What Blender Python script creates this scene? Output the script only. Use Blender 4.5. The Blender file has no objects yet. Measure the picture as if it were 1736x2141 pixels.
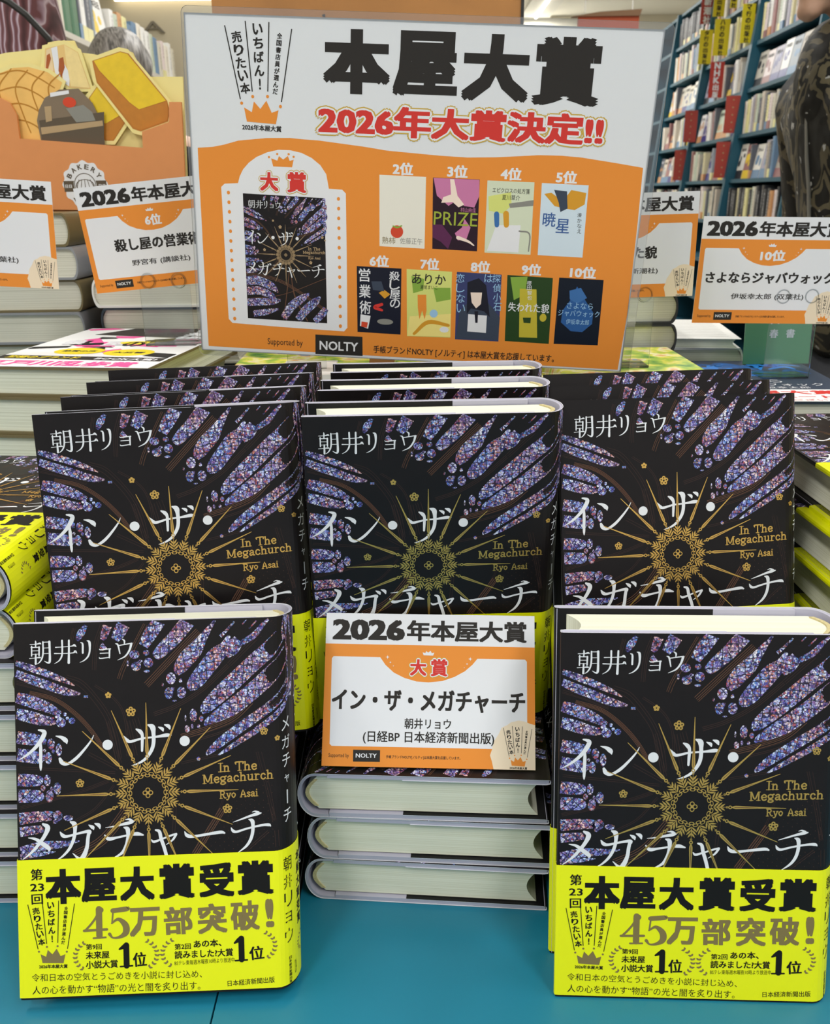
import bpy, bmesh, math, random
import numpy as np
from mathutils import Vector, Matrix
R = math.radians
rnd = random.Random(7)
SC = bpy.context.scene
COL = SC.collection
TZ = 0.78                       # height of the display table top above the floor
W, H, T, BH = .1325, .194, .0298, .0721     # featured hardcover: cover width, height, thickness, paper band height

# ------------------------------------------------------------------ camera, world, lights, exposure
cam = bpy.data.cameras.new('camera'); camo = bpy.data.objects.new('camera', cam); COL.objects.link(camo)
cam.sensor_fit = 'HORIZONTAL'; cam.sensor_width = 36; cam.lens = 1819 * 36 / 1736
cam.clip_start = .02; cam.clip_end = 60
P_, RO = R(20.10), R(-.74)
camo.matrix_world = Matrix.Translation((0, 0, TZ + .3951)) @ Matrix.Rotation(math.pi / 2 - P_, 4, 'X') @ Matrix.Rotation(RO, 4, 'Z')
cam.dof.use_dof = True; cam.dof.focus_distance = .53; cam.dof.aperture_fstop = 37.7 / 1.4
SC.camera = camo
SC.view_settings.view_transform = 'Standard'; SC.view_settings.look = 'None'
SC.view_settings.gamma = 1; SC.view_settings.use_curve_mapping = False
SC.view_settings.exposure = 0.0
world = bpy.data.worlds.new('world'); SC.world = world; world.use_nodes = True
world.node_tree.nodes['Background'].inputs[0].default_value = (.93, .97, 1, 1)
world.node_tree.nodes['Background'].inputs[1].default_value = .55
SC.cycles.max_bounces = 8; SC.cycles.transparent_max_bounces = 16; SC.cycles.use_denoising = True
SC.cycles.caustics_reflective = False; SC.cycles.caustics_refractive = False

def ceiling_lamp_light(x, y, sx, sy, power):
    l = bpy.data.lights.new('fluorescent_light', 'AREA'); l.shape = 'RECTANGLE'; l.size = sx; l.size_y = sy; l.energy = power
    l.color = (1, .985, .95)
    o = bpy.data.objects.new('fluorescent_light', l); o.location = (x, y, TZ + 1.93); COL.objects.link(o); return o
LAMPS = [(-1.0, -.9, 25), (.9, -.9, 25), (-1.0, .9, 17), (.9, .9, 17), (0, 3.0, 26), (1.3, 4.6, 12), (-.6, 4.4, 13), (.8, 7.0, 32), (1.2, 8.7, 45)]  # last entry is an extra lamp, added to brighten the far back wall
for lx, ly, pw in LAMPS: ceiling_lamp_light(lx, ly, .22, 1.2, pw)

# ------------------------------------------------------------------ materials
def lin(c):
    f = lambda v: v / 12.92 if v <= .04045 else ((v + .055) / 1.055) ** 2.4
    if isinstance(c, str): c = [int(c[i:i + 2], 16) / 255 for i in (0, 2, 4)]
    return tuple(f(v) for v in c) + (1,)
MATS = {}
def mat(name, col, rough=.5, metal=0, spec=.5, noise=0, nscale=40, coat=0, bump=0, bscale=200):
    if name in MATS: return MATS[name]
    m = bpy.data.materials.new(name); m.use_nodes = True; nt = m.node_tree; b = nt.nodes['Principled BSDF']
    b.inputs['Roughness'].default_value = rough; b.inputs['Metallic'].default_value = metal
    b.inputs['Specular IOR Level'].default_value = spec; b.inputs['Coat Weight'].default_value = coat
    c = lin(col); b.inputs['Base Color'].default_value = c
    if noise:
        t = nt.nodes.new('ShaderNodeTexCoord'); n = nt.nodes.new('ShaderNodeTexNoise'); n.inputs['Scale'].default_value = nscale; n.inputs['Detail'].default_value = 4
        mx = nt.nodes.new('ShaderNodeMix'); mx.data_type = 'RGBA'
        mx.inputs[6].default_value = tuple(v * (1 - noise) for v in c[:3]) + (1,); mx.inputs[7].default_value = tuple(min(1, v * (1 + noise)) for v in c[:3]) + (1,)
        nt.links.new(t.outputs['Object'], n.inputs['Vector']); nt.links.new(n.outputs[0], mx.inputs[0]); nt.links.new(mx.outputs[2], b.inputs['Base Color'])
    if bump:
        t = nt.nodes.new('ShaderNodeTexCoord'); n = nt.nodes.new('ShaderNodeTexNoise'); n.inputs['Scale'].default_value = bscale
        bp = nt.nodes.new('ShaderNodeBump'); bp.inputs['Strength'].default_value = bump; bp.inputs['Distance'].default_value = .001
        nt.links.new(t.outputs['Object'], n.inputs['Vector']); nt.links.new(n.outputs[0], bp.inputs['Height']); nt.links.new(bp.outputs[0], b.inputs['Normal'])
    MATS[name] = m; return m
INK = dict(white='e6e9ee', ink='141210', ink2='2b2826', taupe='84754a', rib='3d2c28', rib2='6a4a38', paper='e4e6ec', orange='e8903a', beige='eddcc2', red='d23a34', box='2c2a28', goldline='c9a94c',
    cream='e8e6dc', plumdark='2a1626', sagepale='d3dcc4', skypale='cfe0ee', navydark='14182a', leafpale='d5dc7e', indigo='39406e', greendark='27431f', midnight='0c1626', tomato='d1492f', leaf='86ab45', greyink='8a8a84', orchid='c97ba8', skinpale='f2dfd2', plum='5b2850', lime='9fae3f',
    blue='3d6fae', ochre='d59a2f', slate='3c4658', bluedk='3d5f9c', yellowpale='f2e28a', sky='9cc6ea', hair='1c1d2a', yellowglow='c3b53a', azure='2c5c9c', bacon='a8541c', sandw='e8cfa6', crust='eed694', crustd='b9802f', toasty='e6c423', toastb='bf7a22', umber='5d5244', tan='b39a76', bread='eebd6a', pink='ee5aa2', black='15151a', yellow='f2dc2a', green='3f8a55', whitebr='f2f3f5', teal='1a8fa0', bluebr='2f86e0')
def ink(n):
    if n == 'gold': return mat('gold_foil', 'ebc06a', .44, 1)
    if n == 'glass': return MATS['stained_glass_print']
    if n in ('toasty', 'toastb', 'crust', 'bacon'): return mat('print_' + n, INK[n], .45, noise=.14, nscale=130)
    return mat('print_' + n, INK[n], .5, spec=.25)

def node_mat(name, rough=.45):
    m = bpy.data.materials.new(name); m.use_nodes = True; MATS[name] = m
    b = m.node_tree.nodes['Principled BSDF']; b.inputs['Roughness'].default_value = rough
    return m, m.node_tree, b
def ramp(nt, stops, const=False):
    r = nt.nodes.new('ShaderNodeValToRGB'); e = r.color_ramp.elements
    if const: r.color_ramp.interpolation = 'CONSTANT'
    while len(e) < len(stops): e.new(.5)
    for k, (p, c) in enumerate(stops): e[k].position = p; e[k].color = lin(c)
    return r
def glass_print():
    m, nt, b = node_mat('stained_glass_print', .4); N = nt.nodes; L = nt.links
    uv = N.new('ShaderNodeUVMap')
    v1 = N.new('ShaderNodeTexVoronoi'); v1.inputs['Scale'].default_value = 1.0; L.new(uv.outputs[0], v1.inputs['Vector'])
    sep = N.new('ShaderNodeSeparateColor'); L.new(v1.outputs['Color'], sep.inputs[0])
    rp = ramp(nt, [(0, '2b2a6a'), (.08, '6560b4'), (.18, 'aaa8e6'), (.34, 'd6dcfa'), (.50, '9572b2'), (.57, '6c9ada'), (.64, 'b4626e'), (.71, 'f6f8ff'), (.83, 'a8a2e0'), (.91, 'd8a48c'), (.96, '3a3460')], True)
    L.new(sep.outputs[0], rp.inputs[0])
    e1 = N.new('ShaderNodeTexVoronoi'); e1.feature = 'DISTANCE_TO_EDGE'; e1.inputs['Scale'].default_value = 1.0; L.new(uv.outputs[0], e1.inputs['Vector'])
    r1 = N.new('ShaderNodeMapRange'); r1.inputs[1].default_value = .0; r1.inputs[2].default_value = .11; L.new(e1.outputs[0], r1.inputs[0])
    mp = N.new('ShaderNodeMapping'); mp.inputs['Rotation'].default_value = (0, 0, R(45)); L.new(uv.outputs[0], mp.inputs[0])
    e2 = N.new('ShaderNodeTexVoronoi'); e2.feature = 'DISTANCE_TO_EDGE'; e2.inputs['Scale'].default_value = .24; e2.inputs['Randomness'].default_value = .25; L.new(mp.outputs[0], e2.inputs['Vector'])
    r2 = N.new('ShaderNodeMapRange'); r2.inputs[1].default_value = .025; r2.inputs[2].default_value = .07; L.new(e2.outputs[0], r2.inputs[0])
    mu = N.new('ShaderNodeMath'); mu.operation = 'MULTIPLY'; L.new(r1.outputs[0], mu.inputs[0]); L.new(r2.outputs[0], mu.inputs[1])
    mx = N.new('ShaderNodeMix'); mx.data_type = 'RGBA'; mx.inputs[6].default_value = lin('120f1e'); L.new(mu.outputs[0], mx.inputs[0]); 
    ln = N.new('ShaderNodeTexNoise'); ln.inputs['Scale'].default_value = .055; ln.inputs['Detail'].default_value = 1; L.new(uv.outputs[0], ln.inputs['Vector'])
    lr = ramp(nt, [(.36, 'd4e4ff'), (.5, 'fbf7ff'), (.64, 'ffd0cb')]); L.new(ln.outputs[0], lr.inputs[0])
    tm = N.new('ShaderNodeMix'); tm.data_type = 'RGBA'; tm.blend_type = 'MULTIPLY'; tm.inputs[0].default_value = 1; L.new(rp.outputs[0], tm.inputs[6]); L.new(lr.outputs[0], tm.inputs[7]); L.new(tm.outputs[2], mx.inputs[7])
    L.new(mx.outputs[2], b.inputs['Base Color'])
glass_print()
def page_mat(name='page_paper', c0='d4d3ba', c1='eaead8', sc=(3, 3000, 3)):
    m, nt, b = node_mat(name, .8); N = nt.nodes; L = nt.links; b.inputs['Specular IOR Level'].default_value = .2
    t = N.new('ShaderNodeTexCoord'); mp = N.new('ShaderNodeMapping'); mp.inputs['Scale'].default_value = sc
    n = N.new('ShaderNodeTexNoise'); n.inputs['Scale'].default_value = 1; n.inputs['Detail'].default_value = 3
    rp = ramp(nt, [(.3, c0), (.55, c1)])
    L.new(t.outputs['Object'], mp.inputs[0]); L.new(mp.outputs[0], n.inputs['Vector']); L.new(n.outputs[0], rp.inputs[0]); L.new(rp.outputs[0], b.inputs['Base Color'])
    return m
page_mat(); page_mat('grey_page_paper', 'bfbeae', 'dddccf', (3, 3, 1600)); page_mat('white_page_paper', 'c8ccb8', 'e6eadb', (3, 3, 1200))
COVER = mat('jacket_black', '171314', .38, noise=.25, nscale=90, spec=.28)
WHITE = mat('jacket_white_side', 'dcdde6', .5); FLAP = mat('jacket_black_flap', '151517', .5, spec=.25)
BOARD = mat('case_lavender_grey', 'b4b3c6', .5); YEL = mat('band_yellow', 'f2f700', .42)
BANDIN = mat('band_inside', 'e9ea8a', .6); HEADB = mat('headband_cloth', 'c9bd8e', .8, noise=.3, nscale=900)
def clear_plastic(name, gl=.08, tint=(1, 1, 1)):
    m = bpy.data.materials.new(name); m.use_nodes = True; nt = m.node_tree; nt.nodes.clear(); N = nt.nodes
    o = N.new('ShaderNodeOutputMaterial'); t = N.new('ShaderNodeBsdfTransparent'); t.inputs[0].default_value = (*tint, 1)
    g = N.new('ShaderNodeBsdfGlossy'); g.inputs['Roughness'].default_value = .08
    x = N.new('ShaderNodeMixShader'); f = N.new('ShaderNodeFresnel'); f.inputs[0].default_value = 1.35
    a = N.new('ShaderNodeMath'); a.operation = 'ADD'; a.inputs[1].default_value = gl
    nt.links.new(f.outputs[0], a.inputs[0]); nt.links.new(a.outputs[0], x.inputs[0]); nt.links.new(t.outputs[0], x.inputs[1]); nt.links.new(g.outputs[0], x.inputs[2]); nt.links.new(x.outputs[0], o.inputs[0])
    MATS[name] = m; return m
CLEAR = clear_plastic('clear_acrylic', .035, (.93, .95, .95)); FILM = clear_plastic('laminating_film', .10, (.95, .96, .96))
EDGE = mat('film_edge', 'd9dde0', .25)  # clear film's rim coloured whitish to paint in its bright edge highlight
def emit(name, col, s):
    m = bpy.data.materials.new(name); m.use_nodes = True; b = m.node_tree.nodes['Principled BSDF']
    b.inputs['Base Color'].default_value = lin(col); b.inputs['Emission Color'].default_value = lin(col); b.inputs['Emission Strength'].default_value = s; MATS[name] = m; return m

# ------------------------------------------------------------------ mesh helpers
class MB:
    """collects faces with materials and uvs and links them as ONE mesh object"""
    def __init__(s): s.v = []; s.f = []; s.m = []; s.uv = []; s.mats = []
    def mi(s, m):
        if m not in s.mats: s.mats.append(m)
        return s.mats.index(m)
    def add(s, vs, fs, m, uvs=None):
        k = len(s.v); i = s.mi(m); s.v += [tuple(p) for p in vs]
        for f in fs:
            s.f.append([k + a for a in f]); s.m.append(i)
            s.uv += [(uvs[a] if uvs else (0, 0)) for a in f]
    def box(s, x0, x1, y0, y1, z0, z1, m, M=None):
        vs = [Vector((x, y, z)) for z in (z0, z1) for y in (y0, y1) for x in (x0, x1)]
        if M: vs = [M @ v for v in vs]
        s.add(vs, [(0, 2, 3, 1), (4, 5, 7, 6), (0, 1, 5, 4), (2, 6, 7, 3), (0, 4, 6, 2), (1, 3, 7, 5)], m)
    def prism(s, pts, axis, a, b, m, side=None, M=None, capm=None):
        """closed 2d outline extruded along an axis ('x','y','z')"""
        n = len(pts)
        mk = {'z': lambda p, t: (p[0], p[1], t), 'y': lambda p, t: (p[0], t, p[1]), 'x': lambda p, t: (t, p[0], p[1])}[axis]
        vs = [Vector(mk(p, a)) for p in pts] + [Vector(mk(p, b)) for p in pts]
        if M: vs = [M @ v for v in vs]
        tri = tess(pts)
        s.add(vs, [tuple(t) for t in tri] + [tuple(n + q for q in t[::-1]) for t in tri], capm or m)
        s.add(vs, [(i, (i + 1) % n, n + (i + 1) % n, n + i) for i in range(n)], side or m)
    def tube(s, pts, rad, m, n=8):
        P = [Vector(p) for p in pts]; rad = rad if isinstance(rad, (list, tuple)) else [rad] * len(P); vs = []; fs = []
        for i, p in enumerate(P):
            d = (P[min(i + 1, len(P) - 1)] - P[max(i - 1, 0)]).normalized()
            a = d.orthogonal().normalized() if i == 0 else (a - d * a.dot(d)).normalized()
            b = d.cross(a)
            vs += [p + (a * math.cos(t) + b * math.sin(t)) * rad[i] for t in [2 * math.pi * k / n for k in range(n)]]
        for i in range(len(P) - 1):
            fs += [(i * n + k, i * n + (k + 1) % n, (i + 1) * n + (k + 1) % n, (i + 1) * n + k) for k in range(n)]
        fs += [tuple(range(n))[::-1], tuple(range((len(P) - 1) * n, len(P) * n))]
        s.add(vs, fs, m)
    def mesh(s, name, smooth=None):
        me = bpy.data.meshes.new(name); me.from_pydata(s.v, [], s.f); me.update()
        for m in s.mats: me.materials.append(m)
        me.polygons.foreach_set('material_index', s.m)
        u = me.uv_layers.new(name='UVMap'); u.data.foreach_set('uv', [c for p in s.uv for c in p])
        if smooth: me.polygons.foreach_set('use_smooth', [True] * len(s.f)); me.set_sharp_from_angle(angle=R(smooth))
        return me
    def build(s, name, parent=None, smooth=None, loc=None, rot=None):
        o = bpy.data.objects.new(name, s.mesh(name, smooth)); COL.objects.link(o)
        if parent: o.parent = parent
        if loc is not None: o.location = loc
        if rot is not None: o.rotation_euler = rot
        return o
def tess(pts):
    from mathutils.geometry import tessellate_polygon
    return [tuple(t) for t in tessellate_polygon([[Vector((p[0], p[1], 0)) for p in pts]])]
def tag(o, label=None, cat=None, group=None, kind=None):
    for k, v in (('label', label), ('category', cat), ('group', group), ('kind', kind)):
        if v: o[k] = v
    return o
def empty(name, loc=(0, 0, 0), rot=(0, 0, 0), label=None, cat=None, group=None):
    o = bpy.data.objects.new(name, None); COL.objects.link(o); o.location = loc; o.rotation_euler = rot; o.empty_display_size = .02
    return tag(o, label, cat, group)
def copy_thing(root, loc, rot, label, group=None, scale=None, skip=()):
    c = root.copy(); COL.objects.link(c); c.location = loc; c.rotation_euler = rot; c['label'] = label
    if group: c['group'] = group
    if scale: c.scale = scale
    for ch in root.children:
        if ch.name.split('.')[0] in skip: continue
        k = ch.copy(); COL.objects.link(k); k.parent = c
        for g in ch.children:
            q = g.copy(); COL.objects.link(q); q.parent = k
    return c
def crom(pts, n=6):
    """Catmull-Rom resampling of (x, y, w) rows"""
    p = np.array(pts, float)
    if len(p) < 3: return p
    e = np.vstack([2 * p[0] - p[1], p, 2 * p[-1] - p[-2]]); out = []
    for i in range(1, len(e) - 2):
        for t in np.linspace(0, 1, n, endpoint=False):
            a, b, c, d = e[i - 1:i + 3]
            out.append(.5 * (2 * b + (c - a) * t + (2 * a - 5 * b + 4 * c - d) * t * t + (3 * b - a - 3 * c + d) * t ** 3))
    out.append(p[-1]); return np.array(out)
GLY = {}
def glyph(ch):
    if ch in GLY: return GLY[ch]
    def get(t):
        c = bpy.data.curves.new('glyph', 'FONT'); c.body = t; c.size = 1; c.resolution_u = 2
        o = bpy.data.objects.new('glyph', c); me = bpy.data.meshes.new_from_object(o)
        v = [(q.co.x, q.co.y) for q in me.vertices]; f = [tuple(p.vertices) for p in me.polygons]
        bpy.data.objects.remove(o); bpy.data.curves.remove(c); bpy.data.meshes.remove(me)
        return v, f
    v, f = get(ch) if ch != ' ' else ([], [])
    if ch == ' ': adv = .3
    elif ord(ch) > 0x2000 and ch not in '“”': adv = 1.0
    else:
        a, _ = get('H' + ch + 'H'); b, _ = get('HH'); adv = max(q[0] for q in a) - max(q[0] for q in b)
    GLY[ch] = (v, f, adv); return GLY[ch]

class Sheet:
    """print laid out in millimetres, stacked in thin ink layers on a surface given by fn(x, y, layer) -> local point"""
    def __init__(s, mb, fn): s.mb = mb; s.fn = fn; s.k = 0
    def nl(s, L):
        """every piece of ink sits a hair above the one before, so no two faces are coplanar"""
        s.k = (s.k + 1) % 24; return L + s.k * .03
    def poly(s, pts, m, L, uv=None):
        L = s.nl(L)
        s.mb.add([s.fn(p[0], p[1], L) for p in pts], tess(pts), m, uv or [(p[0], p[1]) for p in pts])
    def stroke(s, pts, m, L, n=6):
        L0 = L; L = s.nl(L)
        p = crom(pts, n); d = np.gradient(p[:, :2], axis=0); d /= np.maximum(np.linalg.norm(d, axis=1), 1e-9)[:, None]
        nn = np.stack([-d[:, 1], d[:, 0]], 1); w = np.maximum(p[:, 2], .02) / 2
        a = p[:, :2] + nn * w[:, None]; b = p[:, :2] - nn * w[:, None]; k = len(p)
        sl = np.concatenate([[0], np.cumsum(np.linalg.norm(np.diff(p[:, :2], axis=0), axis=1))]); o = p[0, 0] * 3.7 + p[0, 1] * 1.3
        vs = [s.fn(*q, L) for q in a] + [s.fn(*q, L) for q in b]
        s.mb.add(vs, [(i, k + i, k + i + 1, i + 1) for i in range(k - 1)], m, [(t + o, h + o) for t, h in zip(sl, w)] + [(t + o, -h + o) for t, h in zip(sl, w)])
        for e in (0, -1):
            if w[e] > .12 and m is not MATS.get('stained_glass_print'): s.disc(p[e, 0], p[e, 1], w[e], w[e], m, L0, 10)
    def disc(s, x, y, rx, ry, m, L, n=20, hole=0):
        L = s.nl(L)
        c = [(x + rx * math.cos(t), y + ry * math.sin(t)) for t in [2 * math.pi * k / n for k in range(n)]]
        if hole:
            i = [(x + (q[0] - x) * hole, y + (q[1] - y) * hole) for q in c]
            s.mb.add([s.fn(*q, L) for q in c + i], [(k, (k + 1) % n, n + (k + 1) % n, n + k) for k in range(n)], m)
        else: s.mb.add([s.fn(*q, L) for q in c], [tuple(range(n))], m, c)
    def text(s, t, cx, cy, w, h, m, L, ang=0, bold=0, offs=None, fit=True):
        X = 0; V = []; F = []
        for ch in t:
            v, f, adv = glyph(ch); k = len(V); V += [(q[0] + X, q[1]) for q in v]; F += [[k + a for a in q] for q in f]; X += adv
        if not V: return
        xs = [q[0] for q in V]; ys = [q[1] for q in V]; x0, x1, y0, y1 = min(xs) - bold, max(xs) + bold, min(ys) - bold, max(ys) + bold
        kx = w / (x1 - x0); ky = (h / (y1 - y0)) if h else kx
        if not fit: ky = kx = h
        ca, sa = math.cos(R(ang)), math.sin(R(ang)); mx, my = (x0 + x1) / 2, (y0 + y1) / 2
        if offs is None: offs = [(0, 0)] if not bold else [(bold * a, bold * .7 * b) for a, b in ((-1, -1), (-.4, 1), (.4, -1), (1, 1), (-1, 1), (1, -1), (-1, 0), (1, 0))]
        L = s.nl(L)
        for j, (ox, oy) in enumerate(offs):
            P = [((q[0] + ox - mx) * kx, (q[1] + oy - my) * ky) for q in V]
            s.mb.add([s.fn(cx + a * ca - b * sa, cy + a * sa + b * ca, L + j * .02) for a, b in P], F, m)
        return kx, ky
    def outlined(s, t, cx, cy, w, h, L, ang, bold):
        kx, ky = s.text(t, cx, cy, w, h, ink('red'), L, ang, bold)
        for mm, rr, LL in (('paper', .055, L - 1), ('goldline', .095, L - 2)):
            ex = [((bold + rr) * math.cos(a), (bold + rr) * math.sin(a)) for a in [math.pi / 6 * k for k in range(12)]]
            g = 2 * (rr)
            s.text(t, cx, cy, w, h, ink(mm), LL, ang, bold, ex)
    def items(s, L, T=None, lay=0):
        """draws a list of art items; T optionally maps (x, y) -> (x, y, scale)"""
        T = T or (lambda x, y: (x, y, 1))
        for it in L:
            m = ink(it[1]); k = it[2] + lay
            if it[0] == 'S': s.stroke([(lambda q, w: (q[0], q[1], w * q[2]))(T(x, y), w) for x, y, w in it[3]], m, k)
            elif it[0] == 'P': s.poly([T(*p)[:2] for p in it[3]], m, k)
            elif it[0] == 'C':
                x, y, z = T(it[3], it[4]); s.disc(x, y, it[5] * z, it[6] * z, m, k)
            elif it[0] == 'T':
                x, y, z = T(it[4], it[5])
                (s.outlined(it[3], x, y, it[6] * z, it[7] * z, k, it[8], it[9]) if it[1] == 'red' else s.text(it[3], x, y, it[6] * z, it[7] * z, m, k, it[8], it[9]))

def crest(sh, x, y, k, dark, crown, L):
    """the little crown with the slogan rising from it; x, y = foot of the crown"""
    f = lambda a, b: (x + (a - 735) * k, y - (b - 1895) * k)
    for a in ((100, 312, 342, 1490), (480, 230, 572, 1355), (913, 235, 865, 1345), (1328, 330, 1120, 1510)):
        sh.stroke([(*f(a[0], a[1]), 20 * k), (*f(a[2], a[3]), 20 * k)], ink(dark), L)
    for t, x0, y0, x1, y1, sz, an in (('売りたい本', 310, 480, 440, 1310, 185, 9), ('いちばん!', 703, 345, 720, 1235, 185, 1), ('全国書店員が選んだ', 1105, 440, 1005, 1345, 96, -6)):
        n = len(t)
        for i, c in enumerate(t):
            q = i / (n - 1); cx, cy = f(x0 + (x1 - x0) * q, y0 + (y1 - y0) * q)
            sh.text(c, cx, cy, (sz if c != '!' else 36) * k, sz * k, ink(dark), L, an, .03)
    for a, b in ((365, 1562), (578, 1445), (858, 1435), (1098, 1593)): sh.disc(*f(a, b), 28 * k, 28 * k, ink(crown), L)
    sh.poly([f(*p) for p in ((408, 1632), (553, 1708), (598, 1525), (717, 1648), (833, 1505), (930, 1705), (1060, 1657), (1005, 1895), (455, 1870))], ink(crown), L)
    sh.text('2026年本屋大賞', *f(735, 1970), 750 * k, 105 * k, ink(dark), L, -1, .03)
def laurel(sh, cx, cy, w, h, flip, m, L):
    sg = -1 if flip else 1
    for i in range(8):
        q = i / 7; a = (q - .5) * 1.9; y = cy + h * .5 * math.sin(a) / math.sin(.95); x = cx + sg * (w * .5 - w * 1.0 * (math.cos(a) - math.cos(.95)) / (1 - math.cos(.95)))
        for s2 in (-1, 1):
            th = math.pi / 2 + sg * (-a) * 1 + s2 * .8
            sh.stroke([(x, y, .15), (x + math.cos(th) * h * .055, y + math.sin(th) * h * .055, h * .085), (x + math.cos(th) * h * .15, y + math.sin(th) * h * .12, .1)], m, L, 3)
SLAB = {  # small slab-serif alphabet: strokes in cap-height units and serif bars (x0, x1, y)
 'I': (.42, [[(.21, 0), (.21, 1)]], [(0, .42, 0), (0, .42, 1)]), 'n': (.66, [[(.16, 0), (.16, .66)], [(.16, .5), (.33, .64), (.48, .5), (.48, 0)]], [(.02, .3, 0), (.36, .62, 0), (.03, .16, .66)]),
 'T': (.74, [[(.36, 0), (.36, 1)], [(.03, .8), (.03, 1), (.69, 1), (.69, .8)]], [(.2, .52, 0)]), 'h': (.68, [[(.16, 0), (.16, 1)], [(.16, .5), (.34, .64), (.5, .5), (.5, 0)]], [(.02, .3, 0), (.38, .64, 0), (.03, .16, 1)]),
 'e': (.6, [[(.1, .34), (.48, .36), (.46, .56), (.3, .66), (.12, .5), (.1, .3), (.22, .03), (.4, .02), (.5, .12)]], []), 'M': (.98, [[(.16, 0), (.16, 1), (.48, .15), (.8, 1), (.8, 0)]], [(.02, .32, 0), (.64, .96, 0), (.02, .2, 1), (.76, .95, 1)]),
 'g': (.62, [[(.28, .66), (.1, .56), (.1, .3), (.28, .2), (.46, .32), (.44, .56), (.28, .66)], [(.42, .62), (.58, .68)], [(.2, .2), (.14, .08), (.42, .02), (.5, -.14), (.3, -.26), (.08, -.18), (.12, -.02)]], []),
 'a': (.6, [[(.12, .54), (.28, .65), (.43, .52), (.43, .06), (.56, .02)], [(.43, .36), (.2, .32), (.09, .16), (.2, .02), (.43, .14)]], []), 'c': (.56, [[(.46, .5), (.36, .64), (.18, .6), (.09, .34), (.18, .06), (.36, .02), (.48, .14)]], []),
 'u': (.68, [[(.16, .66), (.16, .16), (.28, .02), (.5, .14)], [(.5, .66), (.5, 0)]], [(.02, .16, .66), (.36, .5, .66), (.5, .64, 0)]), 'r': (.54, [[(.16, 0), (.16, .66)], [(.16, .44), (.3, .63), (.46, .58)]], [(.02, .34, 0), (.03, .16, .66)]),
 'R': (.82, [[(.16, 0), (.16, 1)], [(.16, 1), (.5, .97), (.6, .76), (.5, .55), (.16, .52)], [(.4, .52), (.62, .05), (.78, .03)]], [(.02, .34, 0), (.02, .3, 1)]), 'y': (.64, [[(.12, .66), (.32, .04)], [(.54, .66), (.3, -.1), (.14, -.26), (.06, -.2)]], [(.02, .24, .66), (.42, .64, .66)]),
 'o': (.6, [[(.3, .66), (.12, .5), (.1, .3), (.3, .01), (.5, .3), (.48, .52), (.3, .66)]], []), 'A': (.84, [[(.12, 0), (.4, 1), (.7, 0)], [(.22, .34), (.58, .34)]], [(.01, .26, 0), (.56, .84, 0)]),
 's': (.5, [[(.42, .52), (.26, .65), (.1, .52), (.24, .36), (.42, .18), (.26, .02), (.07, .14)]], []), 'i': (.36, [[(.18, 0), (.18, .66)], [(.18, .9), (.18, .94)]], [(.03, .33, 0), (.05, .18, .66)]), ' ': (.5, [], [])}
def slab(sh, t, u0, v0, u1, v1, h, m, L):
    n = sum(SLAB[c][0] for c in t); k = (u1 - u0) / n; x = 0; sl = (v1 - v0) / (u1 - u0)
    for c in t:
        a, st, sf = SLAB[c]; f = lambda p: (u0 + (x + p[0]) * k, v0 + (x + p[0]) * k * sl + p[1] * h)
        for q in st: sh.stroke([(*f(p), .16 * h) for p in q], m, L, 4 if len(q) > 3 else 2)
        for b in sf: sh.stroke([(*f((b[0], b[2])), .09 * h), (*f((b[1], b[2])), .09 * h)], m, L)
        x += a
def sunburst(sh, cx, cy, k, m, L):
    pt = lambda r, a: (cx + r * k * math.cos(a), cy + r * k * math.sin(a))
    for i in range(16):
        a = math.pi / 2 + i * math.pi / 8; ca = lambda r, o: (lambda p: (p[0] - o * k * math.sin(a), p[1] + o * k * math.cos(a)))(pt(r, a))
        sh.stroke([(*pt(20.4, a), 1.0 * k), (*pt(22, a), 1.75 * k), (*pt(27, a), 1.35 * k), (*pt(36, a), .75 * k), (*pt(46.7, a), .3 * k)], m, L, 3)
        sh.stroke([(*pt(21.2, a), .25 * k), (*pt(28, a), .3 * k), (*pt(33, a), .08 * k)], ink('rib2'), L + 1, 2)
        sh.disc(*pt(19.0, a), .98 * k, .98 * k, m, L, 12, .45); sh.disc(*pt(17.4, a), .6 * k, .6 * k, m, L, 8, .4)
        for r0, ln, an in ((10.6, 6.2, 0), (10.7, 4.0, .8), (10.7, 4.0, -.8), (12.3, 3.8, .75), (12.3, 3.8, -.75), (13.9, 3.1, .6), (13.9, 3.1, -.6)):
            b = pt(r0, a); e = (b[0] + ln * k * math.cos(a + an), b[1] + ln * k * math.sin(a + an)); c = ((b[0] + e[0]) / 2, (b[1] + e[1]) / 2)
            sh.stroke([(*b, .12 * k), (*c, (.92 if an else .5) * k), (*e, .1 * k)], m, L, 3)
        for r0, aa in ((8.9, a), (10.0, a + math.pi / 16)):
            p = pt(r0, aa); n = 10; c = []
            for t in range(n):
                q = 2 * math.pi * t / n; c.append((1.5 * math.cos(q), .85 * math.sin(q)))
            rot = lambda q, z: (p[0] + k * z * (q[0] * -math.sin(aa) + q[1] * math.cos(aa)), p[1] + k * z * (q[0] * math.cos(aa) + q[1] * math.sin(aa)))
            sh.mb.add([sh.fn(*rot(q, 1), L) for q in c] + [sh.fn(*rot(q, .62), L) for q in c], [(t, (t + 1) % n, n + (t + 1) % n, n + t) for t in range(n)], m)
    for i in range(4): sh.disc(*pt(1.5, i * math.pi / 2), 1.25 * k, 1.25 * k, m, L, 12, .62)
    sh.disc(cx, cy, .8 * k, .8 * k, m, L, 10)
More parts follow.
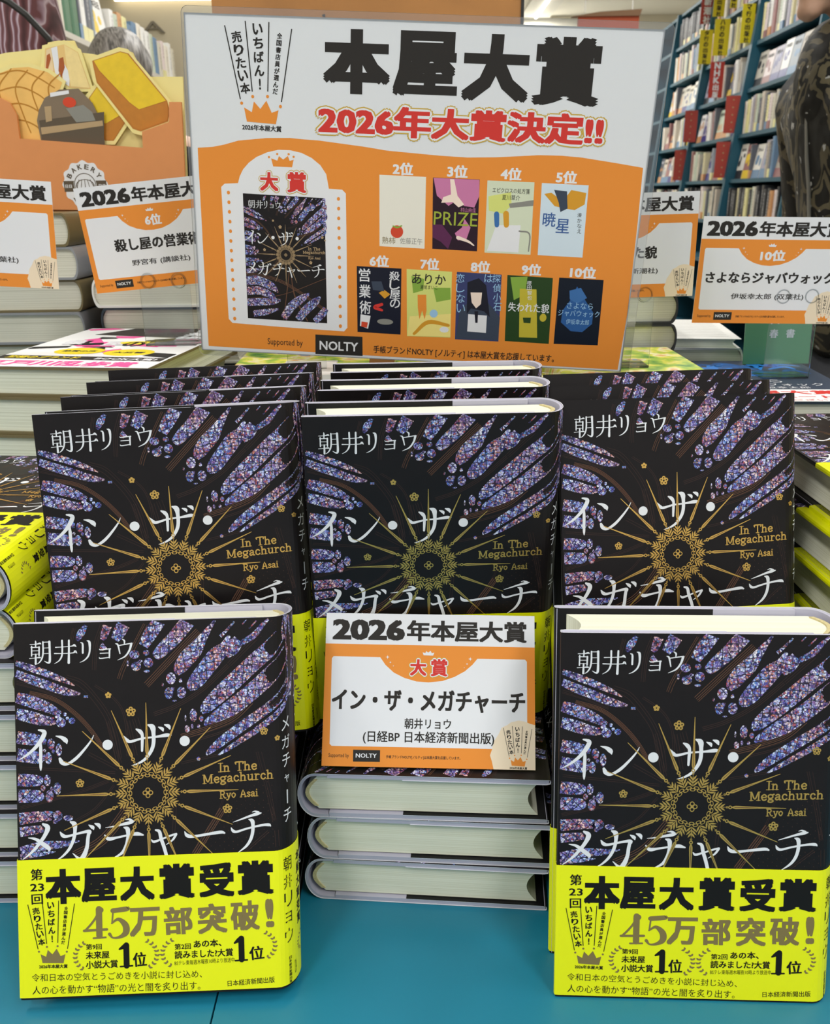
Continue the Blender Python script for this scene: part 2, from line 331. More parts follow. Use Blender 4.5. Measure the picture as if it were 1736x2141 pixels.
def flower(sh, x, y, r, m, L):
    for i in range(5):
        a = math.pi / 2 + i * 2 * math.pi / 5
        sh.disc(x + .6 * r * math.cos(a), y + .6 * r * math.sin(a), .42 * r, .42 * r, m, L, 12, .0 if r < 2 else .35)
    sh.disc(x, y, .42 * r, .42 * r, m, L, 12, .55)
# ------------------------------------------------------------------ printed artwork, in millimetres
COVER_ART=[('S','glass',1,[(74.7,193.7,6.8),(69.5,186.2,6.79),(66.3,180.8,4.98)]),('S','glass',1,[(89.6,193.1,7.72),(82.6,184.9,7.48),(76.6,179.1,6.79),(72.9,175.6,4.98),(72,174.7,1.81)]),('S','glass',1,[(103.6,193.1,1.09),(100.4,188.9,2.73),(96.6,183.5,4.99),(92.9,178.2,7.71),(88.7,173.8,8.39),(85,168.9,6.8),(83.1,165.7,2.72)]),('S','glass',1,[(110.7,185,1.82),(108.3,179.1,5.91),(103.7,174.7,8.63),(98.6,168.5,8.62),(93.9,162.7,8.16),(90.7,159.2,5.89),(89.3,157.6,2.27)]),('S','glass',1,[(115.7,182.5,5.91),(111.9,178.5,7.73),(108.2,175.9,6.36)]),('S','glass',1,[(131.4,193,1.09),(128.1,189.9,2.28),(123.9,185,3.19),(117.4,181.1,2.73)]),('S','glass',1,[(113.6,192.2,0.91),(109.9,188.2,1.36),(106.2,184.6,1.82)]),('S','glass',1,[(137.5,184.2,6.84),(131,177.1,8.43),(123.6,170.9,8.65),(116.2,164.3,8.64),(108.8,157.7,8.63),(102.3,152,7.71),(97.7,147.6,5.89),(95.4,145.4,2.26)]),('S','glass',1,[(141.5,177.2,4.1),(138.1,170.9,6.84),(132.5,164.7,8.65),(125.1,158.1,8.64),(116.8,151.5,8.63),(109.9,146.7,8.17),(103,142.9,5.89),(98.4,140.3,3.17),(97,138.5,0.91)]),('S','glass',1,[(141.6,193.7,3.65),(140.3,187.3,4.11),(140.2,181.3,2.74)]),('S','glass',1,[(141.6,160.3,1.82),(138.7,154,5.01),(132.2,148.3,5.23),(123.4,142.2,5.22),(114.2,136.1,5.22),(105,129.6,4.76),(99,124.8,2.72),(97.6,123.1,0.45)]),('S','glass',1,[(141.8,152.5,0.91),(139,147.2,2.73),(132.5,141.5,3.18),(123.2,134.9,3.18),(114,129.3,2.72),(107.1,125,1.81),(103.3,122.7,0.36)]),('S','glass',1,[(120,192.9,0.46),(117.7,190.7,0.64)]),('S','glass',1,[(125,192.3,0.55),(121.2,188.3,0.73)]),('S','glass',1,[(37,192.4,1.69),(34.4,188.5,3.81),(32.2,184.7,1.69)]),('S','glass',1,[(48,191.9,4.66),(46.2,186.8,3.81),(45.1,184.7,2.12)]),('S','glass',1,[(56.4,192.3,6.78),(53.8,187.9,6.36),(51.6,184.6,4.24)]),('S','glass',1,[(46.5,181.7,3.81),(44.4,180.1,2.96)]),('S','glass',1,[(0.6,174,2.53),(7.6,171.4,3.58),(16,168.2,3.58),(24.3,164.6,2.74),(30.5,161.4,0.42)]),('S','glass',1,[(0.5,168.7,3.79),(7.5,165.5,4.63),(15.9,162.3,4.64),(24.2,159,4.22),(30,157.4,2.95),(33.4,157.1,0.84)]),('S','glass',1,[(0.5,156.2,5.47),(7.3,154.1,6.31),(15.7,150.8,5.47),(21.1,148.1,3.37),(23.6,147.6,0.84)]),('S','glass',1,[(0.3,147.9,5.47),(7.2,146,6.31),(13.9,143.9,5.47),(19.3,143.3,3.79),(20.1,143.3,1.68)]),('S','glass',1,[(35.1,155.5,1.27),(37.2,155.5,1.27)]),('S','glass',1,[(0.6,135.6,6.44),(7,134.5,6.45),(12.5,133.5,5.05),(15.3,132.8,2.24)]),('S','glass',1,[(0.4,126.5,6.72),(6.8,125.5,6.72),(11.8,124.5,5.6),(14.6,124.9,2.8)]),('S','glass',1,[(0.5,113.6,6.43),(6.6,113.1,6.44),(11.6,112.7,5.04),(13.3,112.3,2.24)]),('S','glass',1,[(0.6,105.2,6.71),(6.5,105,6.71),(11.5,104.8,5.6),(13.7,104.7,2.24)]),('S','glass',1,[(0.7,93.4,6.15),(9.1,94.2,5.59),(16.9,94.5,4.76),(18,94.4,2.24)]),('S','glass',1,[(0.9,86.6,5.03),(8.9,87.5,4.47),(12.9,87.9,3.36)]),('S','glass',1,[(1,77.1,3.91),(11.6,78.9,4.75),(22.7,79.6,3.36),(31.2,81,0.56)]),('S','glass',1,[(0.9,73.7,2.79),(11.5,75,2.24),(18.8,75.9,0.56)]),('C','glass',1,80.1,163.6,2.48,3.09),('C','glass',1,78.9,155.9,2.26,2.95),('C','glass',1,85.4,156.1,2.35,3.0),('C','glass',1,85.1,162.3,0.9,1.09),('C','glass',1,80.9,158.1,0.99,1.09),('C','glass',1,75.8,160.5,0.54,0.91),('C','glass',1,81.7,151.9,1.13,0.45),('C','glass',1,91.3,144.1,1.9,3.4),('C','glass',1,95.3,142.2,1.13,1.54),('C','glass',1,88,137.2,1.35,1.9),('C','glass',1,93.9,138.2,0.81,1.09),('C','glass',1,90.5,138.3,0.68,1.36),('C','glass',1,87.2,142.7,0.45,1.59),('C','glass',1,93.5,121.4,0.99,1.0),('C','glass',1,61.6,176.6,2.53,2.21),('C','glass',1,62.3,170.4,2.53,2.34),('C','glass',1,68.7,172.1,2.45,2.47),('C','glass',1,67.7,177.3,1.61,1.45),('C','glass',1,58.1,172,0.59,1.53),('C','glass',1,67.8,167.7,1.61,0.68),('C','glass',1,64.5,172.9,1.18,0.85),('C','glass',1,23.1,142.6,2.52,2.62),('C','glass',1,21.4,145.8,1.43,1.1),('C','glass',1,25.2,146.7,0.92,1.02),('C','glass',1,28.7,143.2,1.76,1.61),('C','glass',1,26.4,144.6,0.76,0.93),('C','glass',1,17.8,131.6,1.9,2.82),('C','glass',1,16.3,124.3,1.79,3.04),('C','glass',1,21.7,128.4,1.56,3.27),('C','glass',1,14.4,128.3,0.78,0.9),('C','glass',1,18.9,127.6,0.89,1.13),('C','glass',1,15.5,112.8,1.67,2.93),('C','glass',1,13.2,108.9,1.23,1.57),('C','glass',1,16.5,104.6,2.01,3.26),('C','glass',1,20.5,108.4,1.9,3.15),('C','glass',1,17.7,108.5,0.78,1.01),('C','glass',1,20.5,94.3,2.34,2.7),('C','glass',1,25.8,93,2.57,1.46),('C','glass',1,19.1,91.3,1.23,1.01),('S','rib',0,[(26.5,167,0.21),(34.7,163.6,0.21),(42.3,155,0.21),(48.2,145.7,0.21),(51.9,135.2,0.21),(53.8,122.9,0.21)]),('S','rib',0,[(26,165.8,0.21),(33.9,162.6,0.21),(41.3,154.3,0.21),(47.1,145.2,0.21),(50.7,134.9,0.21),(52.5,122.7,0.21)]),('S','rib',0,[(25.3,164,0.21),(32.8,161,0.21),(39.8,153.1,0.21),(45.4,144.4,0.21),(48.8,134.5,0.21),(50.7,122.4,0.21)]),('S','rib2',0,[(7.7,159.2,0.25),(20.3,155.4,0.25),(30.9,147.7,0.25),(39.2,138.4,0.25),(45.4,128.4,0.25)]),('S','rib2',0,[(7.5,158.6,0.25),(20.1,154.8,0.25),(30.5,147.2,0.25),(38.8,138,0.25),(44.9,128.1,0.25)]),('S','rib2',0,[(7.3,158.1,0.25),(19.8,154.3,0.25),(30.1,146.8,0.25),(38.3,137.7,0.25),(44.4,127.7,0.25)]),('S','rib2',0,[(7.2,157.5,0.25),(19.6,153.8,0.25),(29.7,146.4,0.25),(37.8,137.3,0.25),(43.9,127.4,0.25)]),('S','rib',0,[(46.2,192.1,0.21),(42.7,181.7,0.21),(41.6,169.1,0.21)]),('S','rib',0,[(45.4,192.4,0.21),(41.9,181.9,0.21),(40.8,169.1,0.21)]),('S','rib',0,[(44.4,192.7,0.21),(40.8,182.1,0.21),(39.7,169.2,0.21)]),('S','rib2',0,[(68.5,191.6,0.21),(62.8,181.1,0.21),(56.7,169.4,0.21),(54.5,163.6,0.21)]),('S','rib2',0,[(67.4,192.2,0.21),(61.7,181.7,0.21),(55.6,170,0.21),(53.3,164.1,0.21)]),('S','rib2',0,[(66.7,192.6,0.21),(61,182.1,0.21),(54.8,170.3,0.21),(52.5,164.4,0.21)]),('S','rib',0,[(31.5,190.9,0.21),(29.7,182.9,0.21)]),('S','rib',0,[(30.7,191.1,0.21),(28.8,183.1,0.21)]),('S','rib',0,[(30.1,191.3,0.21),(28.2,183.2,0.21)]),('S','rib',0,[(41.1,161.5,0.21),(49.4,155.7,0.21),(54.7,148.8,0.21),(57.1,138.9,0.21),(57.2,124.1,0.21)]),('S','rib',0,[(40.6,160.8,0.21),(48.8,155.1,0.21),(54,148.4,0.21),(56.2,138.8,0.21),(56.4,124.1,0.21)]),('S','rib',0,[(62.6,143.9,0.21),(65.7,132.8,0.21)]),('S','rib',0,[(60.9,143.5,0.21),(64.1,132.3,0.21)]),('S','rib',0,[(59.7,143.1,0.21),(62.9,132,0.21)]),('S','rib',0,[(0.9,164.5,0.21),(11.8,161.2,0.21),(24.3,156.1,0.21)]),('S','rib',0,[(0.7,163.6,0.21),(11.5,160.3,0.21),(24,155.3,0.21)]),('S','rib',0,[(0.5,163,0.21),(11.3,159.8,0.21),(23.8,154.7,0.21)]),('S','rib2',0,[(95.7,186.9,0.27),(82.3,173.6,0.27),(68.5,159.5,0.27)]),('S','rib2',0,[(95.1,187.5,0.27),(81.7,174.3,0.27),(67.9,160.1,0.27)]),('S','rib2',0,[(94.4,188.2,0.27),(81,174.9,0.27),(67.2,160.8,0.27)]),('S','rib2',0,[(93.7,188.9,0.27),(80.3,175.7,0.27),(66.4,161.6,0.27)]),('S','rib',0,[(110.5,168.8,0.27),(97.1,156.9,0.27),(83.2,148.6,0.27),(71.3,144.4,0.27)]),('S','rib',0,[(109.9,169.5,0.27),(96.5,157.6,0.27),(82.8,149.4,0.27),(71,145.3,0.27)]),('S','rib',0,[(109.3,170.2,0.27),(96,158.3,0.27),(82.4,150.2,0.27),(70.7,146.1,0.27)]),('S','rib2',0,[(122.1,149.1,0.27),(113,141,0.27),(101.2,136.2,0.27),(85.2,131.7,0.27)]),('S','rib2',0,[(121.4,149.9,0.27),(112.5,141.9,0.27),(100.9,137.2,0.27),(84.9,132.7,0.27)]),('S','rib2',0,[(120.9,150.5,0.27),(112.1,142.6,0.27),(100.6,137.9,0.27),(84.7,133.5,0.27)]),('S','rib2',0,[(120.3,151.1,0.27),(111.6,143.3,0.27),(100.4,138.7,0.27),(84.5,134.3,0.27)]),('S','rib',0,[(143,157.5,0.27),(135.3,149.4,0.27),(121.8,141.1,0.27),(107.9,135.1,0.27),(94.1,131,0.27)]),('S','rib',0,[(142.3,158.2,0.27),(134.8,150.1,0.27),(121.3,141.9,0.27),(107.6,135.9,0.27),(93.9,131.8,0.27)]),('S','rib',0,[(141,159.4,0.27),(133.7,151.6,0.27),(120.5,143.5,0.27),(106.9,137.6,0.27),(93.3,133.6,0.27)]),('S','rib',0,[(134.9,190,0.23),(127,183.9,0.23)]),('S','rib',0,[(134,191.1,0.23),(126.2,185,0.23)]),('S','rib',0,[(133.2,192.2,0.23),(125.3,186,0.23)]),('S','rib',0,[(125.1,182.4,0.23),(111.1,169.1,0.23)]),('S','rib',0,[(124.3,183.2,0.23),(110.4,169.9,0.23)]),('S','rib',0,[(123.6,184,0.23),(109.6,170.7,0.23)]),('S','rib',0,[(104.8,122.8,0.23),(84.4,119,0.23)]),('S','rib',0,[(104.7,123.7,0.23),(84.2,119.9,0.23)]),('S','rib',0,[(37.3,126.5,0.22),(52.3,118.1,0.23)]),('S','rib',0,[(36.7,125.3,0.22),(51.7,116.9,0.23)]),('S','rib',0,[(1.7,120.3,0.22),(50.3,116.1,0.23)]),('S','rib',0,[(1.7,119.3,0.22),(50.3,115.1,0.23)]),('S','rib',0,[(47.1,110.8,0.22),(31.8,105.7,0.22),(1.5,98.3,0.22)]),('S','rib',0,[(46.8,111.4,0.22),(31.6,106.3,0.22),(1.3,99,0.22)]),('S','rib',0,[(46.6,112.2,0.22),(31.4,107.1,0.22),(1.1,99.7,0.22)]),('S','rib',0,[(49.9,108.8,0.22),(40.2,97.3,0.22),(29.3,90.8,0.22)]),('S','rib',0,[(49.3,109.4,0.22),(39.6,97.9,0.22),(28.9,91.6,0.22)]),('S','rib2',0,[(59.8,97.6,0.28),(45.1,79.8,0.28),(30,71.6,0.28)]),('S','rib2',0,[(58.9,98.3,0.28),(44.4,80.6,0.28),(29.5,72.6,0.28)]),('S','rib2',0,[(58.1,99,0.28),(43.7,81.5,0.28),(28.9,73.6,0.28)]),('S','rib2',0,[(57.2,99.8,0.28),(42.9,82.3,0.28),(28.4,74.6,0.28)]),('S','rib2',0,[(56.3,100.5,0.28),(42.2,83.2,0.28),(27.8,75.5,0.28)]),('S','rib',0,[(48.5,142.7,0.23),(53.7,120.5,0.23)]),('S','rib',0,[(47.4,142.5,0.23),(52.6,120.3,0.23)]),('S','rib',0,[(46.3,142.2,0.23),(51.5,120,0.23)]),('S','rib',0,[(58.3,142.4,0.23),(61.9,124.2,0.23)]),('S','rib',0,[(57,142.2,0.23),(60.6,124,0.23)]),('S','rib',0,[(81.5,97.2,0.23),(79.3,71.9,0.23)]),('S','rib',0,[(80.2,97.3,0.23),(78,72,0.23)]),('S','rib2',0,[(106.5,93.8,0.33),(91.7,71.2,0.33)]),('S','rib2',0,[(105.8,94.2,0.33),(91,71.6,0.33)]),('S','rib2',0,[(104.9,94.8,0.33),(90.1,72.2,0.33)]),('S','rib2',0,[(104,95.4,0.33),(89.2,72.8,0.33)]),('S','rib',0,[(129,82,0.28),(117.2,72.2,0.28)]),('S','rib',0,[(128.4,82.8,0.28),(116.6,73,0.28)]),('S','rib',0,[(131.3,94.5,0.28),(132.8,88.4,0.28)]),('S','rib',0,[(130,94.2,0.28),(131.5,88.1,0.28)]),('S','rib',0,[(133.9,82.7,0.28),(134.2,74.4,0.28)]),('S','rib',0,[(132,82.6,0.28),(132.4,74.3,0.28)]),('S','rib',0,[(124.3,124.1,0.2),(129.3,102.8,0.2),(132.2,87.8,0.2)]),('S','rib',0,[(123.3,123.9,0.2),(128.3,102.6,0.2),(131.1,87.6,0.2)]),('S','rib',0,[(126.1,123.9,0.17),(130.4,103.4,0.17),(132.8,88,0.17)]),('S','rib',0,[(110,114.1,0.17),(104.9,96.6,0.17),(96.8,83.3,0.17),(90.5,72,0.17)]),('S','rib',0,[(109.3,114.4,0.17),(104.2,96.9,0.17),(96.1,83.7,0.17),(89.8,72.4,0.17)]),('S','white',3,[(11.6,139,0.79),(13.3,138.6,1.46),(14.6,137.5,2.24),(13,134,2.24),(10,130.2,1.79),(5.7,126.5,1.23),(0.7,123.6,0.22)]),('S','white',3,[(12.5,132.1,1.12),(12.5,129,1.68),(12.4,124.5,1.57),(12.3,120,1.34),(12.3,118.2,0.56)]),('S','white',3,[(20.4,135.6,0.45),(23.2,134.8,1.68),(25.3,133.2,2.36),(25.9,131.6,0.56)]),('S','white',3,[(22.2,123.8,1.46),(23.2,121.9,2.24),(25.7,120.9,1.35),(30.3,123.6,1.57),(34.8,128.2,1.24),(38.3,132.6,0.79),(39.8,135.5,0.23)]),('S','white',3,[(55.2,134.4,0.45),(56.8,132.3,1.69),(58.7,131.5,1.47),(64.7,132.9,1.02),(71.5,133.5,1.02),(77.1,134.2,1.92),(79.4,134.2,0.9)]),('S','white',3,[(61.7,137.8,0.79),(63.6,136.6,2.03),(64.7,134.6,1.58),(64.6,130.6,1.47),(64.4,126.5,1.13)]),('S','white',3,[(67.9,139.8,0.9),(70,138.6,2.82),(70.5,135.5,2.03),(70.4,130.4,1.92),(69.2,126.5,1.8),(66.4,122.6,1.47),(62.7,120.2,1.01),(58.8,119,0.23)]),('S','white',3,[(73.2,138.5,0.56),(75,137.6,1.69),(75.5,136.4,0.68)]),('S','white',3,[(76.4,139.6,0.68),(78.3,138.8,1.92),(79,137.4,0.79)]),('S','white',3,[(12.8,90.4,1.12),(15.1,88.6,2.57),(13.9,85,2.01),(10.5,80.1,1.68),(6.5,75.8,1.23),(2,72.3,0.22)]),('S','white',3,[(5.3,83.5,0.45),(8.9,82.7,1.45),(12.7,80,2.24),(15.5,77.7,2.12),(15.5,76.3,0.56)]),('S','white',3,[(21.5,85.9,0.56),(22.8,84.1,1.9),(25.1,83.6,1.34),(31.2,85,1.12),(36.3,85.8,1.68),(37.1,84.7,0.56)]),('S','white',3,[(36.3,85.6,1.68),(35.6,82,1.79),(35,77.5,1.91),(33.2,73.1,2.46),(31,71.8,1.68),(27.7,74.7,0.34)]),('S','white',3,[(26.9,91,0.9),(28.8,89.8,2.58),(29.1,86.7,1.79),(28.4,82.3,1.68),(26.1,77.3,1.46),(22.6,73.5,1.01),(19.5,71.6,0.28)]),('S','white',3,[(36.3,89,0.56),(38.1,87.8,1.91),(38.6,86.7,0.67)]),('S','white',3,[(39.4,89.7,0.67),(41.3,88.8,1.91),(41.9,87.1,0.67)]),('S','white',3,[(44.7,87.4,0.22),(48.6,87.8,0.67),(53.1,88.7,1.24),(57.6,89.6,1.69),(59.8,90.4,0.56)]),('S','white',3,[(55,91.1,0.34),(57.1,91.2,1.12),(58.5,90.1,1.69)]),('S','white',3,[(44.2,83.6,0.56),(46.3,81.5,1.91),(50.8,82.1,1.12),(57,83.2,1.12),(60.9,83.6,1.91),(64,82.9,0.79)]),('S','white',3,[(54.2,87.2,0.67),(56,86.3,2.25),(56.3,83.5,1.91),(56.1,81.2,1.8),(55.2,77.9,1.68),(52.9,74,1.46),(47.8,71.1,0.28)]),('S','white',3,[(68.2,80.2,0.56),(69.5,79.2,1.35),(73.2,80.3,0.9),(78.3,82.1,1.01),(81.1,82.9,0.9)]),('S','white',3,[(81,82.6,1.24),(79.1,79.8,1.01),(75.7,77.4,0.23)]),('S','white',3,[(70.5,85.2,0.9),(72.4,84.3,1.69),(73.2,80.6,1.8),(74.5,76.6,1.8),(75.8,71.5,1.69),(76,70.2,1.46)]),('C','white',3,46.8,130.2,2.64,2.65),('C','white',3,86.5,130.9,2.65,2.66),('S','white',3,[(85.4,83.8,0.44),(86.7,81.8,1.87),(90,81.2,1.43),(96.6,82,1.32),(103.8,82.9,1.65),(106,82.4,0.88)]),('S','white',3,[(110.5,87.8,0.2),(114.5,89.1,0.75),(119.3,90.7,1.15),(123,91.7,1.63),(125.1,92.1,0.68)]),('S','white',3,[(120.5,92.7,0.27),(122,93.1,0.68),(123.7,92.4,1.36)]),('S','white',3,[(109.5,84.9,0.47),(110.4,83.3,1.49),(112.3,82.8,1.22),(116.7,84,1.02),(121.2,85,1.02),(126,85.8,1.22),(129,85.8,1.56),(129.9,85.2,0.68)]),('S','white',3,[(118.7,89,0.48),(120.4,88.2,2.04),(120.8,85.7,1.77),(120.5,82,1.7),(119.3,78.3,1.56),(116.9,75,1.22),(112.7,71.9,0.27)]),('S','white',3,[(11,185.1,0.42),(11.1,184.2,0.77),(11,181.8,0.56)]),('S','white',3,[(8.2,183.3,0.35),(11.3,183.4,0.42),(13.2,183.8,0.84),(13.8,183.4,0.28)]),('S','white',3,[(9,182.4,0.63),(8.9,177.4,0.7)]),('S','white',3,[(12.8,181.9,0.84),(12.7,177.5,0.7)]),('S','white',3,[(8.6,181.8,0.42),(13,181.8,0.42)]),('S','white',3,[(9,180,0.28),(12.8,180,0.28)]),('S','white',3,[(8.9,178.2,0.28),(12.8,178.3,0.28)]),('S','white',3,[(7.8,176.1,0.35),(10.8,176.3,0.35),(12.9,176.5,0.84),(13.7,176.2,0.28)]),('S','white',3,[(11,178.2,0.77),(10.9,173.3,1.05)]),('S','white',3,[(14.8,184.5,0.77),(14.8,179.5,0.84),(14.3,176.4,0.77),(13.1,174.3,0.63),(11.6,173.1,0.21)]),('S','white',3,[(14.6,184.3,0.35),(18.3,184.4,0.42)]),('S','white',3,[(18.1,184.5,1.2),(18.2,179.4,1.05),(18.1,174.5,1.2),(17.2,173.6,0.77),(15.3,174.6,0.21)]),('S','white',3,[(14.9,181.3,0.28),(18.1,181.4,0.28)]),('S','white',3,[(14.9,178.4,0.28),(18,178.5,0.28)]),('S','white',3,[(21.2,181.5,0.49),(25.3,181.6,0.35),(29.5,181.9,0.49),(30.8,182.3,1.2),(31.8,181.5,0.28)]),('S','white',3,[(20.6,178.3,0.56),(25.9,178.2,0.35),(30.1,178.4,0.49),(31.2,179,1.34),(32.1,178.2,0.28)]),('S','white',3,[(24.6,184.9,0.92),(24.6,179.2,0.84),(24.1,176.4,0.84),(22.7,174.4,0.56),(20.4,173,0.18)]),('S','white',3,[(28.1,184.9,0.92),(28,179.1,0.99),(27.8,173.3,1.27)]),('S','white',3,[(34.1,183.6,0.35),(35.1,182.8,0.92),(35.1,178.2,0.92)]),('S','white',3,[(37.4,184.5,0.35),(38.6,183.6,1.27),(38.7,179.5,0.92),(37.8,176.4,0.85),(35.7,174.3,0.56),(33.5,173.3,0.18)]),('S','white',3,[(43.6,180,0.28),(44.4,179.5,0.56),(48.4,179.9,0.49),(49.3,179.9,0.71)]),('S','white',3,[(48.9,179.8,0.92),(48.7,175.3,0.71)]),('S','white',3,[(44,177.7,0.42),(48.5,177.8,0.35)]),('S','white',3,[(43.5,175.6,0.35),(44.1,175.1,0.56),(48.7,175.5,0.49)]),('S','white',3,[(55.5,184.8,0.42),(56.6,183.8,0.85),(56.5,182,0.42)]),('S','white',3,[(52,182.5,0.28),(53.2,181.8,0.85),(54.2,177.3,0.56)]),('S','white',3,[(53.2,181.4,0.49),(59,182.3,0.57),(60.4,182.4,0.78)]),('S','white',3,[(60.1,182.1,1.2),(59.1,178.9,0.99),(56.8,175.8,0.78),(52.9,173.9,0.18)])]
OBI_ART=[('T','ink',2,'第',9.1,64.6,6.1,5.9,1.4,0.02),('T','ink',2,'23',9.2,58,7.1,4,0.9,0.02),('T','ink',2,'回',9.1,51.9,5.9,5.3,1.5,0.02),('T','ink',2,'本',22.5,58,18.4,18.6,0.5,0.05),('T','ink',2,'屋',40.8,58.1,18.1,18.1,0.2,0.05),('T','ink',2,'大',60.4,58.1,17.8,18.1,0.3,0.05),('T','ink',2,'賞',80.8,58.5,18.6,18.6,0.2,0.05),('T','ink',2,'受',101.4,58.4,18.2,18.2,-0.1,0.05),('T','ink',2,'賞',121.5,58.8,19,18.2,0.1,0.05),('T','taupe',2,'万',63.9,38.1,15.7,15.3,0.5,0.035),('T','taupe',2,'部',81.1,38.1,14.8,14.8,1.4,0.035),('T','taupe',2,'突',98.7,38.5,15.1,15.8,1.4,0.035),('T','taupe',2,'破',115.6,39.3,14.9,15.8,1.4,0.035),('T','taupe',2,'!',128.4,40.1,4.4,15.3,1.5,0.035),('T','ink',2,'第9回',37.5,26.3,8.1,3,-0.3,0.02),('T','ink',2,'未来屋',39.3,22,12.1,4,0.4,0.025),('T','ink',2,'小説大賞',41.4,17.1,16.4,4.2,0.3,0.025),('T','ink',2,'位',60.9,18.8,7.1,7.6,2.3,0.025),('T','ink',2,'第2回',83.1,24.6,8.4,3.1,0.9,0.02),('T','ink',2,'あの本、',95.9,25.7,14.4,4,1.5,0.025),('T','ink',2,'読みました?大賞',93.9,20.5,30.2,4.2,0.6,0.025),('T','ink',2,'BSテレ東毎週木曜夜10時より放送中',94.2,16.4,30.9,2.5,1.2,0.0),('T','ink',2,'位',121.2,19.7,7.7,7.2,4.1,0.025),('T','ink',2,'令和日本の空気とうごめきを小説に封じ込め、',49.1,10.8,87.2,4,-1.0,0.0),('T','ink',2,'人の心を動かす“物語”の光と闇を炙り出す。',48.7,4.6,86,4.4,-0.7,0.0),('T','ink',2,'日本経済新聞出版',118,5,24.4,3.1,2.5,0.008),('S','taupe',2,[(41.5,45.1,2.85),(39,41.4,1.33),(36.1,37.7,1.14),(33.2,34.7,1.14)]),('S','taupe',2,[(32.7,34.7,1.33),(44.4,35,1.33)]),('S','taupe',2,[(40.5,45.6,3.23),(40.5,31.8,3.23)]),('S','taupe',2,[(37.4,30.7,0.95),(43.7,30.9,0.95)]),('S','taupe',2,[(47.6,44.5,2.48),(54.8,45.2,2.48),(55.6,46,0.76)]),('S','taupe',2,[(47.8,44.8,0.86),(47.1,38,0.86)]),('S','taupe',2,[(46.9,38,0.76),(50.4,40,1.71),(53.9,36.9,3.24),(54.1,33.1,3.24),(51.2,30.9,1.71),(47.5,30.5,0.95),(45.7,32.5,1.71)]),('S','ink',2,[(50.6,24.5,0.95),(53.2,25.9,2.47),(54.3,26.4,2.66)]),('S','ink',2,[(54.1,26.4,3.05),(54.1,15.8,3.04)]),('S','ink',2,[(50.9,15.5,0.86),(57.1,15.7,0.86)]),('S','ink',2,[(109.9,25.3,0.96),(112.2,26.8,2.49),(113.5,27.3,2.68)]),('S','ink',2,[(113.4,27.5,3.07),(113.4,16.6,3.06)]),('S','ink',2,[(110.1,16.1,0.86),(116.3,16.3,0.86)])]
CARD_BASE=[('P','orange',1,[(-2.4,68.4),(122.3,68),(122.4,-2.1),(-1.3,-2.2)]),('P','paper',2,[(4.9,61.2),(31.8,61.1),(34.9,56.8),(39.8,52.5),(45.9,49.6),(52.9,47.7),(59.9,47.3),(67.7,48.2),(74.6,50.6),(80.7,54),(85,57.8),(87.7,61.1),(114.9,61.1),(116,59.9),(116,11.1),(5.3,11.1),(4.2,12.2),(3.9,60.1)]),('T','ink2',2,'2026',24.8,76.6,42,12.3,0,0.05),('T','ink2',2,'年本屋大賞',81.5,76.5,69.1,12.3,0,0.035),('P','beige',3,[(97,-1.8),(96.1,4.2),(95,7.6),(96.1,10.7),(97.3,15.5),(99.7,19),(101.6,22.9),(104.6,24.3),(106.8,25.9),(111.1,27),(114.6,26.5),(118,25.2),(121.9,24.6),(122,-1.3)]),('T','ink2',4,'Supported by',9.6,5.7,11.6,2.8,0,0),('P','box',4,[(17.7,9.2),(33,9.2),(33,2.8),(17.8,2.7)]),('T','paper',5,'NOLTY',25.2,6.1,11.9,2.4,0,0.02),('T','ink2',4,'手帳ブランドNOLTY[ノルティ]は本屋大賞を応援しています。',57.4,5.6,42,2.1,0,0.01)]
CARD_TOP=[('P','paper',4,[(56.2,64.2),(57.8,63.8),(58.2,65),(59.5,64.1),(60.7,65.2),(61.5,63.8),(62.9,64.2),(62.3,62.5),(56.8,62.6)]),('P','paper',4,[(34.8,61.2),(35.8,61.4),(36,62.4),(36.3,61.5),(37.2,61.2),(36.3,61),(36,60),(35.8,61)]),('P','paper',4,[(37,58.2),(37.6,58.4),(37.7,59),(37.9,58.4),(38.4,58.3),(37.9,58.1),(37.7,57.6),(37.6,58.1)]),('P','paper',4,[(39,56.3),(39.4,56.4),(39.5,56.7),(39.6,56.4),(39.9,56.3),(39.6,56.2),(39.5,55.8),(39.4,56.2)]),('P','paper',4,[(82.4,60.9),(83.4,61.1),(83.7,62.1),(83.9,61.1),(84.9,60.9),(83.9,60.7),(83.7,59.7),(83.4,60.6)]),('P','paper',4,[(81.1,58),(81.6,58.2),(81.8,58.8),(81.9,58.2),(82.5,58.1),(81.9,57.9),(81.8,57.4),(81.6,57.9)]),('P','paper',4,[(79.8,55.9),(80.1,56),(80.2,56.4),(80.3,56),(80.7,55.9),(80.3,55.9),(80.2,55.5),(80.1,55.8)])]
CARD_MAIN=[('T','red',6,'大',53.8,55.6,9.4,9.6,0,0.04),('T','red',6,'賞',65.8,55.7,9.7,10,0,0.035),('T','ink2',4,'イン・ザ・メガチャーチ',59.8,36.9,110.3,12.6,0,0.035),('T','ink2',4,'朝井リョウ',59.7,24.2,26.5,5.9,0,0.015),('T','ink2',4,'(日経BP 日本経済新聞出版)',60.2,16.3,74.4,7.3,0,0.015)]
